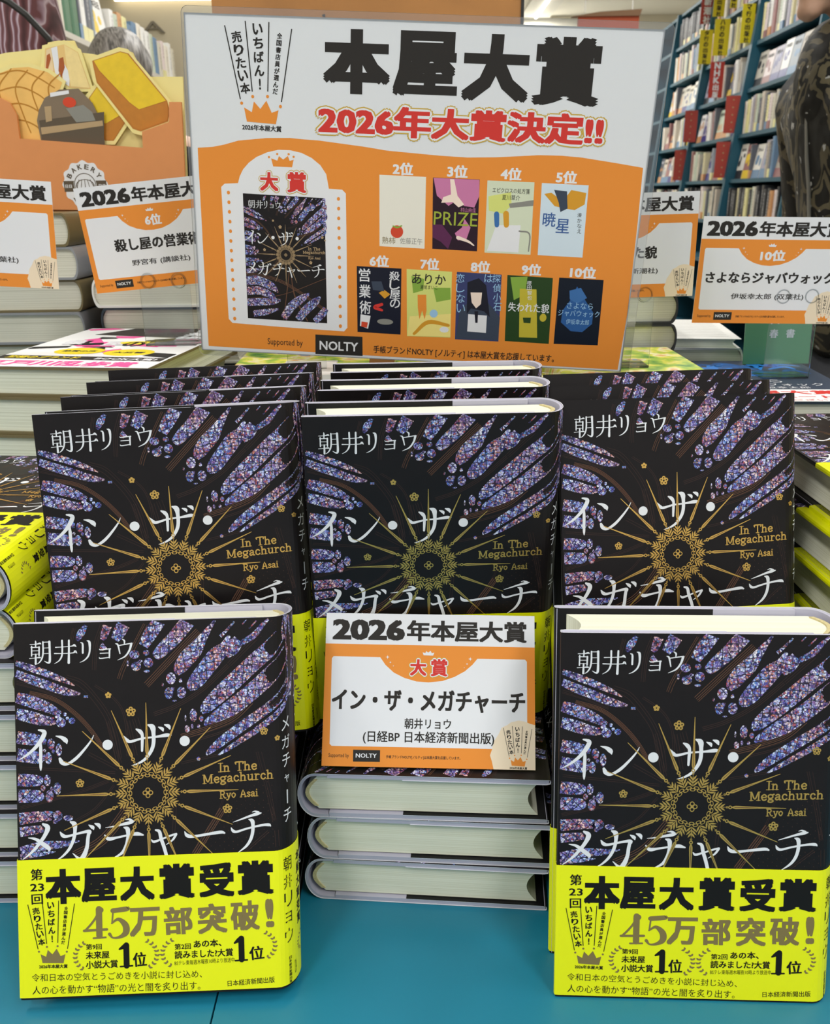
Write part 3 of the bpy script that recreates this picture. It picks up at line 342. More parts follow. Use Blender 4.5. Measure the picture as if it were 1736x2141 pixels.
POSTER_ART=[('T','ink2',2,'本',126.8,215.4,49.4,43.3,0,0.055),('T','ink2',2,'屋',177.4,215.7,47.4,43.6,0,0.055),('T','ink2',2,'大',228.7,214.8,48.8,44.8,0,0.055),('T','ink2',2,'賞',280.3,214.2,48.9,45.6,0,0.055),('T','red',6,'2026年大賞決定!!',204.6,176.8,212.7,21.6,0,0.045),('P','orange',1,[(5.4,153.6),(17.2,154.7),(26.1,156.6),(37.2,159.8),(59.1,162.4),(76.6,163.1),(85.4,162.6),(98.5,162.2),(115.9,160.7),(133.4,159.2),(150.9,157.2),(190,155.3),(211.7,154.8),(233.2,155.8),(265.1,158.5),(282.1,158.8),(297.2,158.1),(323.2,155.3),(343.2,152.9),(344.6,113.6),(345.8,47),(343.8,1.7),(201.6,2.2),(6.1,3.5),(5.6,78.8)]),('P','paper',2,[(25.2,129),(35.7,129.8),(37.2,134.7),(40.1,139.9),(44.7,144.7),(50.7,148.9),(59.1,152.5),(67.9,154.6),(76.7,154.6),(85.5,153.1),(93.2,149.9),(99.9,145.1),(104.5,138.8),(106.5,128.7),(116.9,128.4),(119.7,125.8),(120.8,82.8),(121.9,24.2),(119.2,21.1),(70.4,22),(27,23.3),(24,26.5),(23.2,79.5),(22.4,126.5)]),('C','orange',3,27.9,122.7,1.24,1.35),('C','orange',3,114,121.7,1.23,1.34),('C','orange',3,28,115.7,1.24,1.36),('C','orange',3,114.2,114.7,1.23,1.36),('C','orange',3,28.1,108.7,1.25,1.37),('C','orange',3,114.3,107.6,1.24,1.37),('C','orange',3,28.2,101.5,1.25,1.38),('C','orange',3,114.5,100.4,1.24,1.38),('C','orange',3,28.3,94.4,1.26,1.4),('C','orange',3,114.7,93.2,1.25,1.39),('C','orange',3,28.3,87.1,1.27,1.41),('C','orange',3,114.8,85.9,1.25,1.4),('C','orange',3,28.4,79.8,1.27,1.42),('C','orange',3,115,78.5,1.26,1.42),('C','orange',3,28.5,72.5,1.28,1.43),('C','orange',3,115.2,71.1,1.26,1.43),('C','orange',3,28.6,65,1.28,1.45),('C','orange',3,115.3,63.6,1.27,1.44),('C','orange',3,28.7,57.5,1.29,1.46),('C','orange',3,115.5,56.1,1.27,1.45),('C','orange',3,28.8,50,1.29,1.47),('C','orange',3,115.7,48.4,1.28,1.47),('C','orange',3,28.9,42.3,1.3,1.48),('C','orange',3,115.9,40.8,1.28,1.48),('C','orange',3,28.9,34.6,1.3,1.5),('C','orange',3,116.1,33,1.29,1.49),('C','orange',3,29,26.9,1.31,1.51),('C','orange',3,116.2,25.2,1.3,1.51),('P','orange',3,[(62,148.4),(66.8,147),(68.1,150.2),(71.4,147.9),(75,150.6),(76.3,147.2),(79.4,148.1),(78.1,142.7),(63.5,142.8)]),('C','orange',3,60.4,149.2,0.88,0.8),('C','orange',3,66.8,151.6,0.88,0.8),('C','orange',3,75.6,151.8,0.88,0.8),('C','orange',3,79.4,150.1,0.88,0.8),('T','red',6,'大',60.1,131.9,14.3,13.9,0,0.045),('T','red',6,'賞',81.6,132.2,14.9,15.1,0,0.04),('T','paper',2,'2位',163.3,145,15.7,9.2,0,0.04),('T','paper',2,'3位',204.8,144.8,15.6,9.2,0,0.04),('T','paper',2,'4位',245.5,144.7,15.8,9.2,0,0.04),('T','paper',2,'5位',287.3,144.1,15.9,9.2,0,0.04),('T','paper',2,'6位',146.8,77.2,15.5,9.1,0,0.04),('T','paper',2,'7位',186.9,76.9,15,9.1,0,0.04),('T','paper',2,'8位',227,76.6,15.3,9.1,0,0.04),('T','paper',2,'9位',267,76.3,15.3,9.1,0,0.04),('T','paper',2,'10位',307.4,76,20.5,9.1,0,0.04),('P','cream',2,[(145.4,140.2),(181.1,140.1),(182.2,88.2),(146.7,88.5)]),('P','plumdark',2,[(186.4,139.9),(222,139.9),(223.4,88.1),(188.3,88.4)]),('P','sagepale',2,[(227.9,139.5),(263.5,139.6),(265.2,87.4),(229.3,87.4)]),('P','skypale',2,[(269.1,139.4),(304.4,139.2),(305.6,87.1),(270.8,87.4)]),('P','navydark',2,[(128.9,72.7),(164.6,72.4),(165.6,20.9),(130.3,21.3)]),('P','leafpale',2,[(168.7,72.3),(204.7,71.9),(206.3,20.6),(170.9,19.9)]),('P','indigo',2,[(208.6,72),(244,71.5),(245.4,19.4),(210.1,19.4)]),('P','greendark',2,[(248.5,71.5),(284.3,70.8),(286.1,19.6),(250.5,20.1)]),('P','midnight',2,[(289.2,71.4),(324,71.1),(325.4,20.5),(290,19.8)]),('C','tomato',3,160.1,99.8,4.93,4.66),('S','leaf',4,[(157,103.7,1.12),(160.4,103,1.34),(163.7,104.3,0.9)]),('T','taupe',3,'熟柿',153.9,93.1,10.4,5.1,0,0),('T','greyink',3,'佐藤正午',171.5,93.3,17.6,4.7,0,0),('P','orchid',3,[(186.8,139.7),(221.8,139.7),(222.4,128.2),(219.2,119.9),(211.4,120.7),(205.6,124.6),(199.3,120.3),(190,127.2)]),('P','skinpale',4,[(199.5,139.3),(202.6,139.3),(205.8,127.7),(211.3,121.7),(207.1,119.5),(202.4,123.1),(193.6,122.2),(194.9,126.3),(200.8,128.5)]),('P','orchid',3,[(212.2,111.4),(217.2,105.3),(214.6,96.7),(208,95.5),(205.3,100.7),(210.5,105)]),('S','skinpale',4,[(207.8,97.6,2.69),(215.9,95.1,1.79),(220.6,92.3,0.9)]),('P','plum',3,[(187.5,106.4),(194.8,106.6),(203.4,97.4),(200.7,88.8),(194.7,93.9),(188.2,96.9)]),('T','lime',5,'PRIZE',205.3,111.1,33.8,9.6,0,0.0),('T','orchid',5,'村山由佳',214.6,117.9,11.7,3.3,0,0),('P','leafpale',3,[(229.4,128.4),(246.5,132),(247.5,122.8),(241.6,116.5),(230.4,118.2)]),('P','greyink',3,[(245.2,123.8),(264.1,127.1),(264.1,123),(246.6,120.8)]),('P','paper',3,[(236.9,108),(255.7,108.6),(255.7,88.6),(231,88.8)]),('S','blue',4,[(236.6,115.9,3.96),(237.4,108,3.52)]),('S','ochre',4,[(243.8,116.5,4.36),(244.7,108.3,3.92)]),('S','greyink',4,[(255,104.4,1.11),(263,102.6,1.11),(263.4,89.9,0.89)]),('T','ink2',4,'エピクロスの処方箋',246.4,133,28.3,3.6,0,0),('T','ink2',4,'夏川草介',246.7,128.1,13.6,3.7,0,0),('P','ochre',3,[(271.6,131.8),(276.9,132.9),(286.3,127.1),(291.7,135.4),(303.2,133.8),(302.9,125.6),(295.8,121.3),(288.1,122.1),(280.3,123.5)]),('P','slate',4,[(278.8,135),(288.6,134.3),(290.3,122.2),(285.1,119.5),(283.2,126)]),('T','bluedk',4,'暁',277.2,113.7,9.9,10.3,0,0.01),('T','bluedk',4,'星',287.9,109.5,10.4,10.4,0,0.01),('T','ink2',4,'湊',299.9,117.9,3.3,3.1,0,0),('T','ink2',4,'か',300.2,114,3.3,3.1,0,0),('T','ink2',4,'な',300.6,110.1,3.3,3.1,0,0),('T','ink2',4,'え',300.9,106.2,3.3,3.1,0,0),('T','paper',4,'殺',159.2,66.6,8.2,7,0,0.01),('T','paper',4,'し',159.6,59.6,8.3,7.1,0,0.01),('T','paper',4,'屋',160,52.4,8.3,7.1,0,0.01),('T','paper',4,'の',160.3,45.3,8.3,7.2,0,0.01),('T','paper',4,'営',135.3,66.1,9.2,10.1,0,0.01),('T','paper',4,'業',135.8,53.7,9.3,10.3,0,0.01),('T','paper',4,'術',136.3,41.1,9.3,10.4,0,0.01),('P','ochre',3,[(147,53),(151.5,55.4),(156.3,52.2),(151.8,48.7)]),('S','red',3,[(149.7,44.1,2.32),(144,41.6,2.78),(149.9,39.5,1.86)]),('P','slate',3,[(140.8,61.6),(148.9,61.9),(151.5,54.3),(142.3,55)]),('P','paper',3,[(132.6,35.5),(140.8,34.6),(138.9,24.2),(132.2,26.3)]),('P','tomato',4,[(133.5,29.8),(138.7,29.3),(137.9,24.9),(133.2,25.8)]),('C','greyink',3,152.7,30.5,6.54,2.3),('P','yellowpale',3,[(172.3,35.8),(205.7,39.4),(206.2,21.1),(171.1,20.2)]),('P','leaf',3,[(172.7,67.2),(183.1,65.4),(182.5,56.5),(174.6,54)]),('P','leaf',3,[(190.4,59),(204.1,59.5),(204.8,50.6),(193.5,48)]),('P','orange',4,[(178.2,53),(185.1,53.3),(185.9,40.9),(184.7,34),(182.4,40.8),(180.5,33.9),(178.8,42.9)]),('C','sky',4,191.8,38.9,3.24,3.18),('S','ochre',4,[(176.6,22.2,2.34),(187.7,31.9,3.28),(204.1,30.2,2.34)]),('C','paper',4,200.9,26.6,3.72,2.3),('T','ink2',4,'ありか',186.7,65.3,27,7.9,0,0.01),('T','ink2',4,'瀬尾まいこ',187,59.1,13.8,3.3,0,0),('P','slate',3,[(212.4,41.9),(220.9,51.2),(234.8,49.5),(245.1,38.6),(245.1,20.3),(210.8,20.1)]),('P','hair',4,[(217.4,64.4),(226.2,68),(232.4,62.8),(237,38.3),(232,42.7),(221.5,44.5),(218.4,39.9)]),('P','skinpale',5,[(220.4,56.8),(229.5,57.1),(229.2,48.2),(225.6,44.7),(221.8,49)]),('P','paper',5,[(219.6,39.9),(234.6,39.4),(234.8,25.7),(219.6,26.2)]),('P','hair',6,[(224.4,42.4),(227.4,42.5),(227.5,33.4),(225.7,33.3)]),('T','sky',6,'探',240.2,68.4,6.4,6.1,0,0),('T','sky',6,'偵',241,61.2,6.4,6.2,0,0),('T','sky',6,'小',241.7,53.9,6.4,6.2,0,0),('T','sky',6,'石',242.4,46.6,6.4,6.3,0,0),('T','sky',6,'は',233.9,68.2,6.4,6.1,0,0),('T','sky',6,'恋',211.5,67.4,6.8,6.6,0,0),('T','sky',6,'し',212.1,59.7,6.9,6.6,0,0),('T','sky',6,'な',212.8,51.9,6.9,6.7,0,0),('T','sky',6,'い',213.4,44.1,6.9,6.7,0,0),('P','leaf',3,[(251,70),(264.4,70.9),(263.7,57.3),(255.1,52.5)]),('P','yellowglow',3,[(259.1,61.5),(272.3,61.6),(276.3,23.9),(261.7,23.7)]),('P','greendark',4,[(263.4,39.3),(269.9,39.6),(269.9,35.1),(264.4,35.3)]),('C','yellowglow',4,279.5,40,2.74,3.16),('T','paper',5,'失われた貌',267.4,47.2,32.6,7.2,0,0.01),('T','paper',5,'櫻',266.1,66.2,3.6,3.3,0,0),('T','paper',5,'田',266.5,62.5,3.6,3.3,0,0),('T','paper',5,'智',267,58.7,3.6,3.3,0,0),('T','paper',5,'也',267.4,55,3.6,3.3,0,0),('P','azure',3,[(303.9,65.4),(311.8,54.6),(318.7,46),(318.9,37),(311.8,30.3),(302.5,30.6),(294.1,37.1),(294.3,46.2),(299.4,54.2)]),('P','blue',4,[(298.3,61.9),(307,64.4),(312.6,56.9),(305.3,52.2),(299.2,55.3)]),('T','sky',5,'さよなら',307.8,50.6,20.5,4.9,0,0),('T','sky',5,'ジャバウォック',307.5,44.6,32.8,4.9,0,0),('T','sky',5,'伊坂幸太郎',307.2,38,18.3,4.1,0,0),('T','ink2',4,'Supported by',70.4,9.2,29.2,6.6,0,0),('P','box',3,[(95.6,17.4),(134.4,17.5),(134.8,2),(95.6,1.6)]),('T','paper',4,'NOLTY',115,8.9,31.9,7.5,0,0.02),('T','ink2',4,'手帳ブランドNOLTY [ノルティ] は本屋大賞を応援しています。',217.6,7.6,147.9,7.1,0,0.012)]
BREAD_ART=[('P','sandw',2,[(-374.2,538.8),(-369.1,540.6),(-369.7,519.5),(-373.9,518),(-378.4,521.2)]),('P','paper',2,[(-369.1,540.6),(-362.6,542.1),(-363.6,513),(-368.4,516.3)]),('P','bacon',3,[(-374.6,534),(-371.2,535.6),(-370.7,530.8),(-375.2,521.2),(-377.4,522)]),('P','bacon',3,[(-362.3,530.7),(-357.9,532.2),(-357.6,522.6),(-362.7,513),(-364.7,519.5)]),('P','paper',2,[(-360,530.6),(-353.2,516.1),(-355.8,504.8),(-361.6,508.4)]),('P','crust',2,[(-355.3,543.3),(-342.5,536),(-334.4,502.9),(-354,504.7),(-355.5,530.6)]),('P','toasty',2,[(-325.8,527.8),(-297.7,535.5),(-290.4,533.8),(-255.5,489.7),(-284.6,481.7),(-293.7,488.5),(-321.3,519)]),('P','toastb',2,[(-326,527),(-321.6,517.3),(-293.8,487.6),(-284.6,481.2),(-255,488.8),(-253.6,478.9),(-256.7,470.6),(-285.2,461.7),(-292.2,464.3),(-324.6,508.5)]),('P','toasty',2,[(-335.8,493.1),(-324.7,505.2),(-307.5,487.8),(-301.4,478.6),(-321.8,468.8),(-327.9,471.4)]),('P','toastb',2,[(-327.9,471.4),(-321.3,468.3),(-300.6,477.8),(-299.4,472.8),(-315.7,453.1),(-324.5,453.2),(-335.4,469.8)]),('S','crustd',2,[(-441.1,512.3,1.1),(-407.4,520,1.3),(-386.9,513.3,1.3),(-370.5,503.3,1.1)]),('S','crustd',2,[(-443.9,496.8,1.1),(-410,504.6,1.3),(-389.4,497.8,1.3),(-377.4,487.8,1.1)]),('S','crustd',2,[(-446.8,481.2,1.1),(-412.6,489,1.3),(-392,482.2,1.3),(-384.5,472.1,1.1)]),('S','crustd',2,[(-449.7,465.3,1.1),(-415.3,473.3,1.3),(-394.5,466.4,1.3),(-391.6,456.2,1.1)]),('S','crustd',2,[(-412.5,521.6,1.1),(-428.1,504,1.3),(-425,480.9,1.3),(-419.3,460.8,1.1)]),('S','crustd',2,[(-395.7,520.1,1.1),(-411,503.8,1.3),(-407.7,480.7,1.3),(-401.9,460.6,1.1)]),('S','crustd',2,[(-378.8,518.7,1.1),(-393.9,503.6,1.3),(-390.4,480.5,1.3),(-384.5,460.3,1.1)]),('S','crustd',2,[(-362,517.2,1.1),(-376.8,503.4,1.3),(-373.1,480.3,1.3),(-367.1,460.1,1.1)])]
STICKER_ART=[('P','umber',2,[(-390.8,472.2),(-321.3,479.7),(-325.6,448.1),(-391,451.6)]),('P','tan',3,[(-390.1,465.5),(-324.2,471.4),(-324,466.4),(-390.2,458.7)]),('P','greyink',3,[(-360.8,483.5),(-342.2,486.6),(-334,479.8),(-331.5,471.5),(-351.9,470)]),('P','tan',3,[(-383.2,485.4),(-375.9,486.1),(-377.2,472),(-383.8,470.4)]),('P','paper',3,[(-375.2,498.5),(-355.5,500.7),(-355.4,497.4),(-375.5,494.4)]),('C','tomato',3,-356.3,489.2,7,5)]
FLOWERS=[(47.7,155.9,1.68),(59.1,147.0,2.61),(32.2,110.8,2.24),(127.6,134.8,2.18),(134.5,130.7,1.45),(107.8,95.0,2.54)]
GOLD_LINES=[('In The',103.6,114.2,123.8,115.0,4.42),('Megachurch',95.3,108.4,132.1,110.0,4.41),('Ryo Asai',103.9,100.4,123.9,101.1,3.67)]
SUN=(66.94151,104.6688)
LAURELS=[(29.9,21.5,4.0,13.0,0.0),(67.7,21.2,4.3,13.3,1.0),(74.8,21.3,4.4,13.0,0.0),(128.8,23.4,4.1,12.6,1.0)]
OBI_CREST=(16.6,18.5,0.01938)
CARD_CREST=(110.9,1.9,0.01311)
POSTER_CREST=(55.4,173.1,0.04393)
THUMB=[(39.19285,122.67173),(103.05225,121.77948),(105.33913,26.83768),(39.98578,27.77127)]
BAKE_BACK=[(-444.7,531.6),(-418.7,537.2),(-376.2,540.7),(-372.7,546.3),(-361.8,547.8),(-345.8,547.6),(-342.1,536.8),(-328.0,535.1),(-319.4,533.4),(-295.4,539.1),(-286.9,536.2),(-278.0,513.3),(-237.2,512.8),(-238.7,485.3),(-243.1,403.6),(-244.7,380.6),(-364.5,383.8),(-471.6,386.9)]
BAKE_FRONT=[(-451.6,494.4),(-426.3,494.1),(-417.2,489.1),(-411.9,477.4),(-412.6,454.8),(-283.6,444.2),(-282.6,460.0),(-253.2,468.9),(-251.1,488.0),(-238.4,487.8),(-242.7,403.6),(-244.4,379.7),(-364.6,382.9),(-471.7,386.0)]
BAKE_BREAD={'melon': [(-444.4,513.9),(-422.0,518.5),(-410.5,522.4),(-394.3,523.0),(-375.4,518.0),(-361.6,508.1),(-370.2,493.5),(-384.9,480.4),(-392.8,448.6),(-413.6,448.8),(-412.5,479.1),(-418.4,487.4),(-426.7,491.7),(-448.4,491.9)],'sand': [(-375.4,540.1),(-355.3,543.8),(-342.1,536.5),(-333.6,502.1),(-355.1,503.1),(-361.6,508.4),(-368.6,515.5),(-379.2,520.9)],'toast2': [(-336.7,493.1),(-324.9,506.0),(-306.5,487.8),(-298.5,472.7),(-315.8,451.9),(-325.0,452.0),(-335.4,469.8)],'toast': [(-327.6,527.9),(-297.5,536.3),(-289.2,534.3),(-254.2,489.6),(-252.5,478.9),(-255.8,469.7),(-285.3,460.5),(-293.3,463.0),(-325.6,507.7)],'stick': [(-392.7,472.2),(-389.2,482.1),(-381.0,493.6),(-365.4,500.8),(-345.4,501.7),(-332.9,488.1),(-325.6,468.1),(-325.2,447.8),(-391.5,451.1)]}
BAKE_BADGE=(-349.7,408.4,23.4)
# ------------------------------------------------------------------ the room
def structure(mb, name): return tag(mb.build(name), kind='structure')
RB = dict(x0=-1.75, x1=2.75, y0=-2.2, y1=9.4)
FLOOR = mat('floor_vinyl', 'a8a398', .35, noise=.06, nscale=6)
WALLM = mat('wall_paint', 'e2dccb', .85); CEILM = mat('ceiling_panel', 'efeee8', .9)
mb = MB(); mb.box(RB['x0'], RB['x1'], RB['y0'], RB['y1'], -.1, 0, FLOOR); structure(mb, 'floor')
mb = MB(); mb.box(RB['x0'], RB['x1'], RB['y0'], RB['y1'], TZ + 1.97, TZ + 2.07, CEILM); structure(mb, 'ceiling')
mb = MB(); mb.box(RB['x0'] - .1, RB['x0'], RB['y0'], RB['y1'], -.1, TZ + 2.07, WALLM); structure(mb, 'wall_left')
mb = MB(); mb.box(RB['x1'], RB['x1'] + .1, RB['y0'], RB['y1'], -.1, TZ + 2.07, WALLM); structure(mb, 'wall_right')
mb = MB(); mb.box(RB['x0'], RB['x1'], RB['y1'], RB['y1'] + .1, -.1, TZ + 2.07, WALLM); structure(mb, 'wall_back')
LAMPM = emit('fluorescent_tube', 'fff8ea', 6); LAMPB = mat('lamp_housing', 'e8e8e4', .6)
for lx, ly, pw in LAMPS:
    t = empty('ceiling_light', (lx, ly, TZ + 1.94), label='long white fluorescent ceiling light', cat='ceiling light', group='fluorescent ceiling lights')
    mb = MB(); mb.box(-.14, .14, -.65, .65, .005, .03, LAMPB); mb.build('housing', t)
    mb = MB(); mb.tube([(0, -.6, .0), (0, .6, .0)], .013, LAMPM); mb.build('tube', t)

# lit wall panel with letters, far left
BEIGE = mat('beige_wall_panel', 'b9b09a', .8); LETT = mat('bronze_letter', '6d675b', .5)
mb = MB(); mb.box(-1.75, -.62, 5.25, 5.35, 0, TZ + 1.97, BEIGE); structure(mb, 'wall_partition')
def flatletter(t, cx, z, h, w, y, dep, m):
    mbx = MB(); Sheet(mbx, lambda a, b, L: (a, 0, b)).text(t, 0, 0, w, h, m, 0, 0, .0)
    n = len(mbx.v); vs = [(v[0], dep, v[2]) for v in mbx.v]; fs = list(mbx.f)
    mbx.add(vs, fs, m)
    ed = {}
    for f in fs:
        for a, b in zip(f, f[1:] + f[:1]): ed[(a, b)] = 1
    mbx.add([], [], m)
    for a, b in [e for e in ed if (e[1], e[0]) not in ed]:
        mbx.f.append([a, b, n + b, n + a]); mbx.m.append(0); mbx.uv += [(0, 0)] * 4
    o = mbx.build('wall_letter', loc=(cx, y - dep - .001, z)); return o
for t, cx in (('A', -1.36), ('Y', -1.13), ('A', -.9)):
    tag(flatletter(t, cx, TZ + 1.245, .055, .12, 5.25, .01, LETT), 'bronze letter %s on the beige wall%s' % (t, '' if t == 'Y' else (', nearest the left bookcase' if cx < -1.3 else ', behind the laminated sign')), 'letter')
t = empty('wall_lamp', (-1.1, 5.19, TZ + 1.375), label='glowing tube lamp along the top of the beige lettered wall', cat='lamp')
mb = MB(); mb.box(-.46, .46, 0, .06, .012, .05, LAMPB); mb.build('housing', t)
mb = MB(); mb.tube([(-.44, .02, 0), (.44, .02, 0)], .014, emit('wall_tube', 'fff4dc', 4)); mb.build('tube', t)
t = empty('hanging_header', (1.02, 5.02, TZ + 1.165), label='orange red header board with brown top hanging from the ceiling above the sign', cat='board')
mb = MB(); mb.box(-.155, .155, 0, .03, 0, .065, mat('header_red', 'b4502e', .6)); mb.build('board', t)
mb = MB(); mb.prism([(-.19, .065), (.155, .065), (.165, .095), (-.05, .085)], 'y', -.01, .04, mat('header_brown', '7a5a3e', .6)); mb.build('cap', t)
for sx in (-.12, .12):
    mb = MB(); mb.tube([(sx, .015, .085), (sx, .015, .805)], .003, LAMPB, 6); mb.build('rod', t)

# ------------------------------------------------------------------ display table
TEAL = mat('table_teal_laminate', '1a7590', .33, noise=.10, nscale=14)
tb = empty('display_table', (0, .5, 0), label='teal laminate display table carrying all the book stacks', cat='table')
def tabletop(x0, x1):
    m = MB(); m.box(x0, x1, -.68, .62, TZ - .03, TZ, TEAL); return m.build('tabletop', tb)
tabletop(-.8, -.1079); tabletop(-.1069, .8)
m = MB(); m.box(-.76, .76, -.63, .57, .08, TZ - .03, mat('table_base_teal', '0f5566', .5)); m.box(-.72, .72, -.6, .54, 0, .08, mat('plinth_black', '1c1c1e', .6)); m.build('base', tb)

# ------------------------------------------------------------------ the featured hardcover
SA, SCX = .0105, W - .001
def path(off, n=16, u0=0.):
    """outer profile of the wrapped book in the (u, w) plane, pushed out by off"""
    p = [(u0, -off), (SCX * .5, -off), (SCX, -off)]
    for k in range(1, n):
        a = -math.pi / 2 + math.pi * k / n; p.append((SCX + (SA + off) * math.cos(a), T / 2 + (T / 2 + off) * math.sin(a)))
    return p + [(SCX, T + off), (SCX * .5, T + off), (u0, T + off)]
_arc = [(-math.pi / 2 + math.pi * k / 200) for k in range(201)]
_len = np.concatenate([[0], np.cumsum([math.hypot(SA * (math.cos(b) - math.cos(a)), T / 2 * (math.sin(b) - math.sin(a))) for a, b in zip(_arc, _arc[1:])])])
def wrap(s, v, off):
    """s = distance along the jacket from the front fore edge (m), v = height (m)"""
    if s <= SCX: return (s, -off, v)
    q = s - SCX
    if q >= _len[-1]: return (max(0, SCX - (q - _len[-1])), T + off, v)
    a = float(np.interp(q, _len, _arc)); return (SCX + (SA + off) * math.cos(a), T / 2 + (T / 2 + off) * math.sin(a), v)
def ribbon(mb, prof, v0, v1, th, mo, mi_, mr, mo_fn=None):
    """a folded sheet: profile polyline (u, w) from v0 to v1 with thickness th to the left of travel"""
    n = len(prof); d = []
    for i in range(n):
        a = Vector(prof[max(i - 1, 0)]); b = Vector(prof[min(i + 1, n - 1)]); t = (b - a).normalized(); d.append((-t.y * th, t.x * th))
    O = [(p[0], p[1]) for p in prof]; I = [(p[0] + q[0], p[1] + q[1]) for p, q in zip(prof, d)]
    V = [(x, y, z) for z in (v0, v1) for x, y in O] + [(x, y, z) for z in (v0, v1) for x, y in I]
    for i in range(n - 1):
        mb.add([V[i], V[i + 1], V[n + i + 1], V[n + i]], [(0, 1, 2, 3)], mo_fn(i) if mo_fn else mo)
    mb.add(V, [(2 * n + i, 3 * n + i, 3 * n + i + 1, 2 * n + i + 1) for i in range(n - 1)], mi_)
    mb.add(V, [(n + i, n + i + 1, 3 * n + i + 1, 3 * n + i) for i in range(n - 1)] + [(i, 2 * n + i, 2 * n + i + 1, i + 1) for i in range(n - 1)] + [(0, n, 3 * n, 2 * n), (n - 1, 3 * n - 1, 4 * n - 1, 2 * n - 1)], mr)
def wrapped_profile(off, fl, e):
    inn = .0033
    return [(fl, inn), (.002, inn), (-e, inn - .0006), (-e - .0003, .0012), (-e, -off + .0002), (.0012, -off)] + path(off)[1:-1] + [(.0012, T + off), (-e, T + off - .0002), (-e - .0003, T - .0012), (-e, T - inn + .0006), (.002, T - inn), (fl, T - inn)]
def make_featured_book():
    root = empty('hardcover_book')
    # text block
    mb = MB(); n = 10; w0, w1 = .0038, T - .0038
    fe = [(.0055 + .006 * math.sin(math.pi * k / n), w1 + (w0 - w1) * k / n) for k in range(n + 1)]
    sp = [(SCX - .001 + .0068 * math.sin(math.pi * k / n), w0 + (w1 - w0) * k / n) for k in range(n + 1)]
    mb.prism(fe + sp, 'z', .003, H - .003, MATS['page_paper']); pages = mb.build('page_block', root, 30)
    # case
    mb = MB(); o = path(-.0005, 16, .0004)
    mb.prism([(.0004, .0005), (SCX - .007, .0005), (SCX - .007, .0030), (.0004, .0030)], 'z', .0004, H - .0004, BOARD)
    mb.prism([(.0004, T - .0030), (SCX - .007, T - .0030), (SCX - .007, T - .0005), (.0004, T - .0005)], 'z', .0004, H - .0004, BOARD)
    oo = [(SCX - .0072, .0005)] + path(-.0005)[2:-2] + [(SCX - .0072, T - .0005)]; ii = [(SCX - .0072, .0017)] + path(-.0019)[2:-2] + [(SCX - .0072, T - .0017)]
    k = len(oo); V = [(x, y, z) for z in (.0004, H - .0004) for x, y in oo + ii]
    F = []
    for i in range(k - 1):
        F += [(i, i + 1, 2 * k + i + 1, 2 * k + i), (k + i, 3 * k + i, 3 * k + i + 1, k + i + 1), (i, k + i, k + i + 1, i + 1), (2 * k + i, 2 * k + i + 1, 3 * k + i + 1, 3 * k + i)]
    mb.add(V, F, BOARD); mb.build('hard_cover', root, 30)
    for z in (.0022, H - .0032):
        mb = MB(); a = [(SCX - .001 + .0074 * math.sin(math.pi * q / n), w0 + (w1 - w0) * q / n) for q in range(1, n)]; b = [(x - .0022, y) for x, y in a]
        mb.prism(a + b[::-1], 'z', z, z + .001, HEADB); mb.build('headband', pages)
    # jacket with its print
    mb = MB(); pr = wrapped_profile(0, .082, .0004)
    ribbon(mb, pr, 0, H, .0003, COVER, WHITE, WHITE, lambda i: FLAP if i < 2 or i > len(pr) - 4 else COVER)
    sh = Sheet(mb, lambda x, y, L: wrap(max(x, .05) / 1000, min(max(y, .05), H * 1000 - .05) / 1000, .00004 + .00003 * L))
    sh.items(COVER_ART); sunburst(sh, SUN[0], SUN[1], 1, ink('gold'), 4)
    for x, y, r in FLOWERS: flower(sh, x, y, r, ink('gold'), 5)
    for t, a, b, c, d, h in GOLD_LINES: slab(sh, t, a, b, c, d, h, ink('gold'), 5)
    for k in range(26):         # tiny star dots of the vault
        for j in range(9):
            x = 92 + j * 4.6 + (k % 2) * 2.3; y = 74 + k * 1.9
            if y < 74 + (x - 84) * .9: sh.disc(x, y, .16, .16, ink('rib2'), 1, 5)
    s0 = SCX * 1000
    for col, (tt, y1, dy) in ((8.2, ('メガチャーチ', 137, 9.6)), (19.5, ('イン・ザ・', 176, 9.6))):
        for i, c in enumerate(tt):
            if c == 'ー': sh.stroke([(s0 + col, y1 - i * dy + 3.2, .9), (s0 + col, y1 - i * dy - 3.4, .7)], ink('white'), 3)
            else:
                z = .62 if c in 'ャ' else 1
                sh.text(c, s0 + col, y1 - i * dy, (5.4 if c != '・' else 1.4) * z, (7 if c != '・' else 1.4) * z, ink('white'), 3, 0, 0)
    for k, x in enumerate((12, 20, 28)):
        sh.stroke([(s0 + x, 150, 3), (s0 + x + 1, 170, 6), (s0 + x - 1, 193, 5)], ink('glass'), 2)
    mb.build('dust_jacket', root, 35)
    # paper band
    mb = MB(); ribbon(mb, wrapped_profile(.00035, .07, .0009), .0012, BH, .00018, YEL, BANDIN, YEL)
    sh = Sheet(mb, lambda x, y, L: wrap(max(x, .05) / 1000, y / 1000, .00038 + .00003 * L))
    sh.items(OBI_ART); crest(sh, *OBI_CREST, 'ink', 'taupe', 3)
    for q in LAURELS: laurel(sh, *q[:4], q[4], ink('taupe'), 2)
    for i, c in enumerate('朝井リョウ'): sh.text(c, s0 + 7.2, 64 - i * 9.4, 5.2 * (.8 if c == 'ョ' else 1), 7.4 * (.75 if c == 'ョ' else 1), ink('ink'), 2)
    for i, c in enumerate('日本経済新聞出版'): sh.text(c, s0 + 7.5, 14.5 - i * 1.75, 1.7, 1.6, ink('ink'), 2, 0, .02)
    for i, c in enumerate('本屋大賞受賞'): sh.text(c, s0 + 16.5, 64 - i * 6.6, 5.0, 5.6, ink('ink'), 2, 0, .03)
